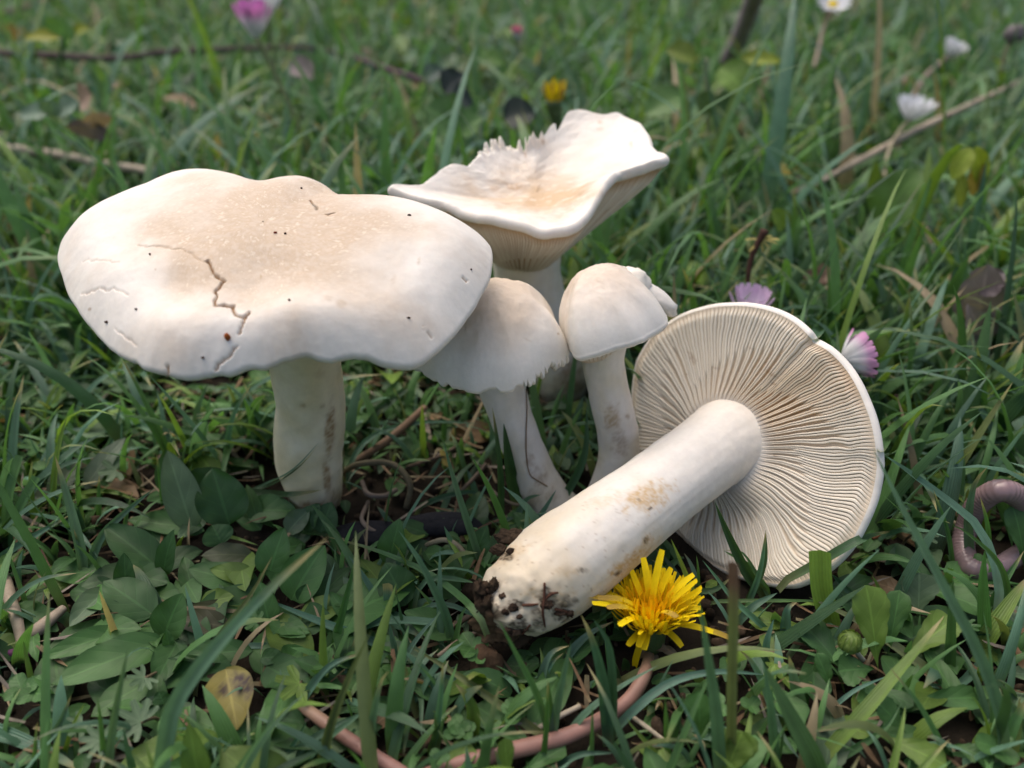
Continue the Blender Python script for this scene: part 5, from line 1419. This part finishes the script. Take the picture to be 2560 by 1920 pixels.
stick('dry_reed', 'thick purple-brown stem standing at a slant in the far grass', 'stem', [(1820, 150, 3.0), (1850, 90, 5.4), (1880, 10, 8.2), (1900, -60, 10.4)], [.62, .58, .55], np.array([.30, .24, .26]), M_TWIG)
stick('straw', 'thin yellow straw lying straight behind the lying cap', 'straw', [(1680, 742, .9), (1850, 735, 1.1), (2100, 735, 1.2), (2300, 732, 1.2), (2640, 728, 1.1)], [.05, .07, .075, .06], np.array([.42, .33, .19]))
stick('straw', 'thin yellow straw running under the left rim of the largest cap', 'straw', [(-80, 664, 1.2), (60, 672, 1.3), (170, 692, 1.2)], [.07, .08, .07], np.array([.46, .36, .2]), n=30)
stick('straw', 'bleached wide straw beside the thin yellow one near the big rim', 'straw', [(-60, 690, .8), (60, 672, .9), (160, 664, .8)], [.08, .1, .08], np.array([.40, .34, .26]), n=30)
stick('straw', 'greyish pink straw in the grass behind the gap between the caps', 'straw', [(820, 370, 1.3), (900, 378, 1.3), (1030, 388, 1.2)], [.1, .12, .1], np.array([.26, .21, .19]), n=30)
stick('twig', 'dark bramble stem curving down among dark leaves behind the caps', 'twig', [(880, 140, 3.5), (960, 170, 3.6), (1060, 205, 3.2), (1060, 235, 2.4), (1020, 260, 1.5)], [.15, .2, .2, .15], np.array([.11, .07, .085]), M_TWIG)
stick('twig', 'dark twig slanting up beside the right tip of the funnel cap', 'twig', [(1640, 395, 1.8), (1700, 352, 2.6), (1740, 330, 3.0)], [.16, .18, .15], np.array([.12, .08, .07]), M_TWIG, n=20)
stick('twig', 'reddish twig end in the far grass beyond the dark level twig', 'twig', [(-40, 40, 3), (60, 20, 3.5), (130, -10, 4)], [.2, .2, .2], np.array([.22, .13, .12]), M_TWIG, n=20)
stick('twig', 'black charred stub among the grass beside the gills', 'twig', [(2236, 1060, .2), (2240, 1020, .9), (2242, 992, 1.5)], [.06, .09, .1], np.array([.03, .02, .015]), M_TWIG, n=14)
stick('straw', 'pale broken straw between the worm and the lying cap', 'straw', [(2300, 1278, .6), (2360, 1295, .6), (2410, 1318, .5)], [.03, .05, .05], np.array([.50, .42, .28]), n=14)
stick('straw', 'reddish brown dead blade under the rim of the lying cap', 'straw', [(2180, 1345, .5), (2220, 1335, .6), (2245, 1328, .8)], [.06, .06, .02], np.array([.25, .10, .05]), n=14)
stick('straw', 'orange-brown dead blade tip by the bare soil above the worm', 'straw', [(2415, 1105, .9), (2450, 1090, 1.0), (2480, 1078, 1.1)], [.1, .12, .1], np.array([.34, .2, .08]), n=14)
stick('runner', 'purple runner stem on the bare soil at the left edge', 'runner', [(-60, 1632, .2), (60, 1632, .3), (140, 1618, .2)], [.1, .1, .09], np.array([.16, .05, .13]), M_STALK, .05, n=20)
for pts, lab in [([(15, 1440, .3), (25, 1500, .5), (45, 1560, .5), (55, 1625, .3)], 'bleached flat dead blade beside the purple runner'), ([(55, 1600, .25), (100, 1570, .35), (160, 1520, .3)], 'grey dead blade pointing at the oval-leaved rosette')]:
    stick('dead_grass', lab, 'dead grass', pts, [.1, .16, .14, .1], np.array([.36, .29, .22]), n=20)
# litter in the shady gap
for k, (pts, r, c, lab) in enumerate([
  ([(860, 1180, .2), (900, 1160, 1.0), (980, 1160, 1.1), (1025, 1210, .8), (1015, 1270, .2)], .09, (.13, .11, .065), 'olive withered stalk looped over in the shade between the stems'),
  ([(880, 1160, .2), (970, 1100, .8), (1050, 1030, 1.2), (1060, 1020, 1.2)], .12, (.17, .11, .07), 'brown dead blade leaning behind the gap between the stems'),
  ([(1010, 1170, .2), (1100, 1140, .6), (1160, 1105, .8)], .06, (.12, .085, .06), 'crooked thin root bridging the shaded soil'),
  ([(1150, 1230, .3), (1190, 1190, .5), (1215, 1160, .6)], .06, (.16, .12, .085), 'short straight straw in front of the shaded soil'),
  ([(1215, 1195, .3), (1230, 1225, .5), (1270, 1255, .5), (1310, 1265, .3)], .05, (.19, .15, .10), 'curved root ending at the small leaning stem'),
  ([(920, 1255, .2), (905, 1300, .5), (940, 1330, .4), (970, 1320, .2)], .06, (.22, .17, .13), 'curled papery husk beside the thick stem foot'),
  ([(905, 1205, .2), (920, 1235, .6), (960, 1240, .5), (990, 1225, .3)], .07, (.19, .15, .12), 'pale curled husk under the looped stalk'),
  ([(1060, 1365, .3), (1110, 1350, .7), (1150, 1370, .6), (1180, 1420, .2)], .07, (.28, .24, .16), 'dry curled leaf edge over the ground leaves'),
  ([(1130, 1570, .3), (1180, 1535, .3), (1230, 1510, .3)], .07, (.17, .13, .10), 'thin dry straw pushed against the earthy stem foot'),
  ([(1095, 1640, .3), (1150, 1600, .3), (1205, 1575, .3)], .05, (.24, .19, .14), 'second dry straw below the earthy stem foot'),
  ([(1330, 1830, .3), (1390, 1795, .4), (1450, 1765, .4)], .06, (.42, .36, .27), 'white dry straw crossing above the pink dandelion stalk'),
  ([(1585, 1795, .3), (1620, 1820, .4), (1665, 1855, .3)], .05, (.40, .34, .25), 'pale straw below the dandelion bracts')]):
    stick('litter_stalk', lab, 'litter', pts, r, c, n=26)
# blackened chips of wood
for k, (x, y, sx, sy, lab) in enumerate([(920, 1335, 1.1, .5, 'black charred wood chip by the foot of the thick stem'), (1110, 1310, 1.2, .45, 'grey-black wood chip lying in the gap between the stems')]):
    p = at_z(x, y, .25)
    V, F = blob(p, (sx, sy, .22), 31 + k, 20, 10, .25, 1.2)
    tag(obj('wood_chip', V, F, M_TWIG, base=p * [1, 1, 0], tint=np.array([.022, .022, .026])), lab, 'wood')
for k, (x, y, r, c, lab) in enumerate([(1215, 1660, (.38, .36, .48), (.10, .06, .035), 'brown crumbly clod resting below the earthy stem foot'), (1185, 1480, (.28, .26, .34), (.035, .024, .016), 'black soil lump beside the earthy stem foot')]):
    p = at_z(x, y, .35)
    V, F = blob(p, r, 41 + k, 26, 18, .4, 1.6); V = V + .03 * fbm(V * 8, k, 3)[:, None]
    tag(obj('soil_clod', V, F, M_SOIL, base=p * [1, 1, 0], tint=np.array(c) * (1 + .6 * fbm(V * 4, 2, 3))[:, None]), lab, 'clod')

# ------------------------------------------------------------------ earthworm
wp = [at_z(x, y, z) for x, y, z in [(2660, 1345, .5), (2590, 1300, 1.2), (2550, 1245, 2.0), (2500, 1226, 2.3), (2450, 1255, 1.7), (2420, 1310, .9), (2408, 1370, .45), (2430, 1420, .4), (2490, 1420, .4), (2560, 1380, .4), (2650, 1350, .4)]]
V, F, sc = tube(wp, [.30, .32, .31, .29, .28, .28, .28, .26, .25, .24, .22], 20, 300)
cen = spline(wp, 300)[np.clip((sc[:, 0] * 299).astype(int), 0, 299)]
V = V + (V - cen) * (.035 * np.sin(sc[:, 0] * 300 * .95 * 2))[:, None]
tag(obj('earthworm', V, F, M_WORM, base=wp[6] * [1, 1, 0], tint=lerp(np.array([.27, .17, .17]), np.array([.20, .15, .16]), sc[:, 0])), 'pinkish grey earthworm arching out of the grass', 'worm')

# ------------------------------------------------------------------ brambles and dead leaves farther back
def far_leaf(t, x, y, x2, y2, w_, Yv, col, dy=0, shape='ovate', teeth=6):
    add('leaf', leaf_geo(at_y(x, y, Yv), at_y(x2, y2, Yv + dy), w_, shape, .12, .35, np.array(col), None, 20, 9, int(x), teeth), M_LEAF, t)
t = thing('bramble_sprout', at_y(1770, 260, 44) * [1, 1, 0], 'young bramble sprout with pleated light green leaves beyond the funnel cap', 'bramble')
V, F, _ = tube([at_y(1770, 380, 43) , at_y(1768, 260, 44), at_y(1765, 200, 44.5), at_y(1765, 145, 45)], .14, 8, 20); obj('stalk', V, F, M_STALK, t, tint=np.array([.14, .17, .08]))
for a in [(1735, 150, 1665, 125, 1.3, 44, (.17, .22, .04)), (1800, 170, 1870, 235, 1.9, 44, (.15, .25, .05), -1), (1850, 150, 1955, 155, .9, 44, (.20, .24, .03)), (1710, 240, 1610, 290, 1.7, 43, (.09, .17, .05), -1), (1790, 240, 1830, 300, 1.4, 43, (.06, .11, .04)), (1740, 240, 1780, 290, 1.3, 43, (.08, .14, .04)), (1700, 245, 1650, 225, .9, 44, (.10, .16, .04))]:
    far_leaf(t, *a)
t = thing('bramble_sprout', at_y(1100, 330, 40) * [1, 1, 0], 'bramble with crinkled pale and blackish leaves behind the caps', 'bramble')
for a in [(1140, 325, 1060, 265, 2.3, 38, (.08, .16, .05)), (1150, 330, 1205, 295, 1.4, 38, (.08, .16, .05)), (1110, 230, 1165, 190, 1.7, 44, (.02, .03, .03)), (1120, 240, 1180, 260, 1.5, 43, (.02, .032, .03)), (1060, 200, 1110, 175, 1.2, 46, (.07, .11, .09)), (1260, 300, 1340, 285, 1.9, 42, (.022, .035, .028)), (1210, 145, 1260, 160, 1.2, 50, (.11, .2, .05)), (1195, 150, 1215, 120, 1.2, 50, (.11, .2, .06))]:
    far_leaf(t, *a)
t = thing('broadleaf_seedling', at_y(160, 140, 55) * [1, 1, 0], 'seedling with yellow-green leaves standing above the dark level twig', 'seedling')
V, F, _ = tube([at_y(150, 160, 55), at_y(160, 90, 55)], .12, 8, 8); obj('stalk', V, F, M_STALK, t, tint=GL)
for a in [(150, 95, 60, 95, 1.0, 55, (.24, .25, .02)), (155, 90, 160, 45, 2.1, 55, (.10, .20, .06)), (185, 85, 225, 70, 1.0, 55, (.20, .23, .02))]: far_leaf(t, *a, teeth=0)
t = thing('broadleaf_seedling', at_y(140, 330, 38) * [1, 1, 0], 'grey-green leafy herb in the grass behind the pale dry stem', 'plant')
for a in [(120, 285, 50, 290, 1.0, 38, (.13, .20, .14)), (150, 280, 200, 260, 1.2, 38, (.13, .20, .14)), (130, 290, 135, 250, 1.0, 38, (.11, .18, .11))]: far_leaf(t, *a)
t = thing('broadleaf_seedling', at_y(2420, 540, 31) * [1, 1, 0], 'yellow-green drooping leaves of a wilting plant beyond the thin straw', 'plant')
for a in [(2430, 370, 2380, 450, .8, 31, (.26, .32, .05)), (2440, 365, 2450, 470, .7, 31, (.28, .34, .03)), (2450, 400, 2430, 490, .6, 31, (.30, .22, .06)), (2400, 430, 2400, 520, .5, 31, (.22, .26, .05))]: far_leaf(t, *a, teeth=0)
t = thing('dead_leaf', at_z(2440, 760, 0), 'crumpled grey-purple dead leaf among the grass blades', 'leaf')
for a in [(2440, 800, 2470, 660, 1.6, 24.5, (.21, .17, .18)), (2440, 730, 2510, 680, 1.1, 24.5, (.15, .12, .13)), (2450, 860, 2420, 760, 1.3, 23.8, (.22, .18, .18))]: far_leaf(t, *a, teeth=5)
t = thing('dead_leaf', at_z(2070, 740, 0), 'brown dead leaf on the soil behind the thin yellow straw', 'leaf')
for a in [(2090, 690, 2030, 710, 1.0, 26.5, (.22, .15, .10)), (2070, 700, 2000, 690, .6, 26.5, (.14, .09, .06))]: far_leaf(t, *a, teeth=4)
t = thing('dead_leaf', at_y(220, 320, 40) * [1, 1, 0], 'brown and purple crumpled dead leaf in the grass near the pale dry stem', 'leaf')
for a in [(230, 240, 200, 260, 1.5, 40, (.25, .17, .12)), (230, 300, 230, 350, 1.8, 39, (.12, .09, .10)), (240, 280, 250, 320, 1.2, 39, (.3, .2, .13))]: far_leaf(t, *a, teeth=4)
t = thing('dead_leaf', at_y(760, 190, 50) * [1, 1, 0], 'grey-pink dead leaf below the end of the dark level twig', 'leaf')
for a in [(720, 165, 800, 195, 1.6, 50, (.24, .19, .19))]: far_leaf(t, *a, teeth=0)
t = thing('withered_flower', at_y(2530, 150, 50) * [1, 1, 0], 'grey fluffy withered flower head at the right edge of the far grass', 'seed head')
V, F = blob(at_y(2535, 85, 50), (.55, .55, .5), 4, 14, 10, .4, 4); obj('seed_head', V, F, M_TWIG, t, tint=np.array([.16, .14, .14]))
V, F, _ = tube([at_y(2500, 180, 50), at_y(2515, 130, 50), at_y(2530, 95, 50)], .13, 8, 10); obj('stalk', V, F, M_DRY, t, tint=np.array([.30, .28, .16]))
t = thing('broadleaf_seedling', at_y(2230, 450, 34) * [1, 1, 0], 'broad upright green leaf standing behind the curving daisy stalk', 'plant')
for a in [(2200, 560, 2300, 420, 2.2, 33, (.085, .16, .04)), (2180, 500, 2190, 400, .6, 35, (.15, .22, .03)), (1960, 570, 1930, 525, .9, 30, (.13, .2, .03))]: far_leaf(t, *a, teeth=0)

# ------------------------------------------------------------------ grass and ground cover that nobody could count
def strands(n, xr, yr, hmu, wmu, rng, K=7, lean=(.05, .9), pal=None, mask=True, ground=True, cols=None, flat=False):
    """n grass blades scattered over a patch -> P (N,K,3), side vectors, widths, colours"""
    x = rng.uniform(xr[0], xr[1], n); y = rng.uniform(yr[0], yr[1], n)
    L = hmu * np.exp(rng.normal(0, .35, n)); wd = wmu * np.exp(rng.normal(0, .3, n))
    hd = rng.uniform(0, 2 * math.pi, n)
    th0 = rng.uniform(lean[0], lean[1], n) * rng.random(n) ** .5; ka = rng.uniform(.1, 1.5, n)
    s = np.linspace(0, 1, K)
    th = th0[:, None] + ka[:, None] * s[None, :] ** 1.6
    dr = np.cumsum(np.sin(th), 1) / K; dz = np.cumsum(np.cos(th), 1) / K
    dr -= dr[:, :1]; dz -= dz[:, :1]
    hx, hy = np.cos(hd), np.sin(hd)
    P = np.stack([x[:, None] + L[:, None] * dr * hx[:, None], y[:, None] + L[:, None] * dr * hy[:, None], L[:, None] * dz - .25], -1)
    P[..., 2] = np.maximum(P[..., 2], -.2 + .3 * s)
    return P, hd, wd

def strand_mesh(P, hd, wd, col, rng, fold=.3):
    N, K, _ = P.shape
    s = np.linspace(0, 1, K)
    tw = rng.uniform(-.7, .7, N)
    side = np.stack([-np.sin(hd + tw), np.cos(hd + tw), rng.uniform(-.2, .2, N)], -1)[:, None, :]
    T = unit(np.gradient(P, axis=1))
    side = unit(side - T * np.sum(side * T, -1, keepdims=True))
    nor = np.cross(side, T)
    w = ((.7 + .3 * np.sin(np.clip(s * 2.5, 0, 1) * 1.57)) * (1 - s ** 2.2) ** .8 + .02)[None, :, None] * wd[:, None, None] * .5
    V = np.stack([P - side * w + nor * w * fold, P - nor * w * fold * .4, P + side * w + nor * w * fold], 2)
    V = V.reshape(-1, 3)
    f = grid_faces(K, 3)
    F = (f[None] + (np.arange(N) * K * 3)[:, None, None]).reshape(-1, 4)
    root = smooth01(.3, 0, s)[None, :, None, None]
    C = col[:, None, None, :] * np.ones((1, K, 3, 1))
    C = C * (1 - .45 * root) + np.array([.22, .22, .12]) * .45 * root
    tipm = (smooth01(.8, .95, s)[None, :] * (rng.random(N) < .25)[:, None])[:, :, None, None]
    C = C * (1 - .6 * tipm) + np.array([.34, .28, .13]) * .6 * tipm
    lc = np.zeros((N, K, 3, 3)); lc[..., 0] = np.array([0, .5, 1]); lc[..., 1] = s[None, :, None]
    return V, F, C.reshape(-1, 3), lc.reshape(-1, 3)

def grass_cols(P, rng):
    N = len(P)
    pal = np.array([G_BLUE, G_MID, G_MID * 1.15, G_YEL * .9, G_DARK, G_OLIVE, STRAW * .8])
    pid = rng.choice(7, N, p=[.30, .30, .14, .10, .09, .04, .03])
    c = pal[pid]
    pn = fbm(np.stack([P[:, 0, 0] * .07, P[:, 0, 1] * .07, 0 * P[:, 0, 0]], -1), 19, 3)
    c = c * (1 + .30 * pn)[:, None] * rng.uniform(.75, 1.25, (N, 1))
    return c

rng = np.random.default_rng(5)
acc = []
for (n, xr, yr, h_, w_, K) in [(3400, (-19, 19), (7, 27), 1.5, .19, 7), (800, (-19, 21), (7, 27), 3.2, .30, 8), (900, (4, 22), (15, 27), 4.0, .32, 8), (5200, (-34, 34), (24, 48), 3.4, .28, 7), (2600, (-34, 34), (25, 48), 5.6, .42, 8),
                              (9000, (-68, 68), (46, 92), 5.2, .42, 6), (9000, (-120, 120), (90, 180), 6, .5, 5), (4000, (-220, 220), (175, 380), 7, .9, 5), (1900, (-19, 19), (-16, 8), 1.8, .2, 6), (3000, (-60, -19), (-10, 40), 3.5, .25, 6), (3000, (19, 60), (-10, 40), 3.5, .25, 6)]:
    P, hd, wd = strands(n, xr, yr, h_, w_, rng, K)
    k_ = keep_mask(P, rng) if yr[0] < 60 and abs(xr[0]) < 100 else np.ones(n, bool)
    P, hd, wd = P[k_], hd[k_], wd[k_]
    acc.append(strand_mesh(P, hd, wd, grass_cols(P, rng), rng))
V, F, t_, l_ = join(acc)
tag(obj('grass', V, F, M_BLADE, tint=t_, lc=l_), 'dense short meadow grass covering the ground all around', 'grass', kind='stuff')

# small leaves of creeping herbs through the turf
def leaf_scatter(n, xr, yr, lmu, rng, zmax):
    x = rng.uniform(*xr, n); y = rng.uniform(*yr, n); L = lmu * np.exp(rng.normal(0, .4, n)); hd = rng.uniform(0, 6.283, n); pit = rng.uniform(-.2, .9, n)
    z0 = rng.uniform(0, zmax, n)
    s = np.linspace(0, 1, 6)
    a = pit[:, None] - s[None, :] * rng.uniform(.2, 1.3, n)[:, None]
    dr = np.cumsum(np.cos(a), 1) / 6; dz = np.cumsum(np.sin(a), 1) / 6
    dr -= dr[:, :1]; dz -= dz[:, :1]
    P = np.stack([x[:, None] + L[:, None] * dr * np.cos(hd)[:, None], y[:, None] + L[:, None] * dr * np.sin(hd)[:, None], z0[:, None] + L[:, None] * dz], -1)
    P[..., 2] = np.maximum(P[..., 2], .05)
    return P, hd, L
acc = []
for (n, xr, yr, l_mu, zm) in [(2600, (-19, 19), (7, 28), 1.0, .35), (3000, (-34, 34), (24, 50), 1.3, 1.8), (2600, (-65, 65), (48, 95), 1.9, 2.5), (1300, (-19, 19), (-16, 8), 1.0, .35), (600, (-50, -19), (-5, 40), 1.2, 1.5), (600, (19, 50), (-5, 40), 1.2, 1.5)]:
    P, hd, L = leaf_scatter(n, xr, yr, l_mu, rng, zm)
    k_ = keep_mask(P, rng); P, hd, L = P[k_], hd[k_], L[k_]
    N, K, _ = P.shape
    s = np.linspace(0, 1, K)
    side = np.stack([-np.sin(hd), np.cos(hd), rng.uniform(-.5, .5, N)], -1)[:, None, :]
    T = unit(np.gradient(P, axis=1)); side = unit(side - T * np.sum(side * T, -1, keepdims=True)); nor = np.cross(T, side)
    nor = nor * np.sign(nor[..., 2:3] + 1e-6)
    w = (np.sin(math.pi * np.clip(s, .03, .985) ** .8) ** .8)[None, :, None] * (L * rng.uniform(.22, .5, N))[:, None, None] * .5 * 1.1
    Vv = np.stack([P - side * w + nor * w * .3, P - side * w * .5 + nor * w * .08, P, P + side * w * .5 + nor * w * .08, P + side * w + nor * w * .3], 2).reshape(-1, 3)
    Ff = (grid_faces(K, 5)[None] + (np.arange(N) * K * 5)[:, None, None]).reshape(-1, 4)
    pal = np.array([GL, GD, GY, GP, np.array([.2, .13, .07])]); c = pal[rng.choice(5, N, p=[.42, .27, .14, .12, .05])] * rng.uniform(.75, 1.25, (N, 1))
    C = (c[:, None, None, :] * np.ones((1, K, 5, 1))).reshape(-1, 3)
    lc = np.zeros((N, K, 5, 3)); lc[..., 0] = np.array([0, .25, .5, .75, 1]); lc[..., 1] = s[None, :, None]
    acc.append((Vv, Ff, C, lc.reshape(-1, 3)))
V, F, t_, l_ = join(acc)
tag(obj('ground_cover', V, F, M_LEAF, tint=t_, lc=l_), 'small leaves of creeping herbs mixed through the turf', 'ground cover', kind='stuff')

# dead straw and crumbs of earth on the soil
acc = []
for (n, xr, yr, h_, w_) in [(1500, (-19, 19), (7, 28), 1.5, .09), (3000, (-35, 35), (26, 55), 2.5, .16)]:
    P, hd, wd = strands(n, xr, yr, h_, w_, rng, 5, (1.2, 1.7))
    P[..., 2] = np.maximum(P[..., 2] * .5, 0) + rng.uniform(.0, .45, n)[:, None]
    k_ = keep_mask(P, rng, False)
    P, hd, wd = P[k_], hd[k_], wd[k_]
    pal = np.array([STRAW * .6, STRAW * .35, DEADB, DEADB * .6, np.array([.2, .17, .14])])
    acc.append(strand_mesh(P, hd, wd, pal[rng.choice(5, len(P), p=[.08, .2, .3, .27, .15])] * rng.uniform(.7, 1.2, (len(P), 1)), rng, .15))
V, F, t_, l_ = join(acc)
tag(obj('dry_litter', V, F, M_DRY, tint=t_, lc=l_), 'dead straw and withered blades littering the soil', 'litter', kind='stuff')
bv, bf = blob((0, 0, 0), (1, 1, 1), 2, 7, 5, .5, 1.5)
n = 2600
ctr = np.stack([rng.uniform(-18, 18, n), rng.uniform(7, 28, n), rng.uniform(-.2, .12, n)], -1)
rad = np.exp(rng.normal(-2.5, .5, n))
kc = keep_mask(ctr[:, None, :] + np.array([0, 0, .25]), rng, False); ctr, rad = ctr[kc], rad[kc]; n = len(ctr)
V = (ctr[:, None, :] + bv[None] * rad[:, None, None] * rng.uniform(.6, 1.4, (n, 1, 3))).reshape(-1, 3)
F = (bf[None] + (np.arange(n) * len(bv))[:, None, None]).reshape(-1, 4)
t_ = np.repeat(np.array([.05, .034, .022]) * rng.uniform(.5, 2.0, (n, 1)), len(bv), 0)
tag(obj('soil_crumbs', V, F, M_SOIL, tint=t_), 'loose crumbs of dark earth scattered between the plants', 'soil', kind='stuff')

# ------------------------------------------------------------------ loose tufts of broader grass in the foreground
def tuft_proto(seed):
    r_ = random.Random(seed)
    gl = []
    for k in range(r_.randint(5, 7)):
        a = r_.uniform(0, 6.283); L = r_.uniform(2.6, 5.2); le = r_.uniform(.15, .75); kk = r_.uniform(.3, 1.5)
        P = [np.array([0, 0, -.25]) + .12 * np.array([math.cos(a), math.sin(a), 0])]
        for i in range(6):
            th = le + kk * ((i + 1) / 6) ** 1.6
            P.append(P[-1] + L / 6 * np.array([math.cos(a) * math.sin(th), math.sin(a) * math.sin(th), math.cos(th)]))
        P = np.array(P); P[1:, 2] = np.maximum(P[1:, 2], .15)
        gl.append(blade_geo(P, r_.uniform(.20, .34), np.array([-math.cos(a) * .3, -math.sin(a) * .3, 1]), r_.uniform(.25, .5), col=r_.choice([G_BLUE, G_BLUE, G_MID, G_MID, G_DARK, G_YEL]) * r_.uniform(.8, 1.15), tipcol=np.array([.34, .30, .14]) if r_.random() < .3 else None, n=10, roll=r_.uniform(-.6, .6)))
    return gl
protos = [tuft_proto(s_) for s_ in range(6)]
pm = [[make_mesh('blade', g_[0] * S, g_[1], M_BLADE, g_[2], g_[3]) for g_ in gl] for gl in protos]
ppts = [np.stack([g_[0].reshape(10, 5, 3)[:, 2] for g_ in gl]) for gl in protos]
r_ = random.Random(21)
made = 0
for _ in range(1500):
    if made >= 85: break
    y_ = r_.uniform(7.5, 26); x_ = r_.uniform(-.72, .72) * (y_ + 5)
    k_ = r_.randrange(6); an = r_.uniform(0, 6.283); sc_ = r_.uniform(.7, 1.15) * (.75 if y_ < 12 else 1)
    ca, sa = math.cos(an), math.sin(an)
    Q = ppts[k_] * sc_
    Q = np.stack([Q[..., 0] * ca - Q[..., 1] * sa + x_, Q[..., 0] * sa + Q[..., 1] * ca + y_, Q[..., 2]], -1)
    if not keep_mask(Q, np.random.default_rng(made), True).all(): continue
    made += 1
    b_ = np.array([x_, y_, 0])
    t = thing('grass_tuft', b_, '%s %s-bladed grass fan %s' % ('short' if sc_ < .75 else 'low' if sc_ < .88 else 'middling' if sc_ < 1.02 else 'tall', NUM[len(pm[k_])], where(b_)), 'grass', 'loose grass fans in the turf')
    t.rotation_euler = (0, 0, an); t.scale = (sc_, sc_, sc_)
    for me in pm[k_]:
        o = bpy.data.objects.new('blade', me); COL.objects.link(o); o.parent = t
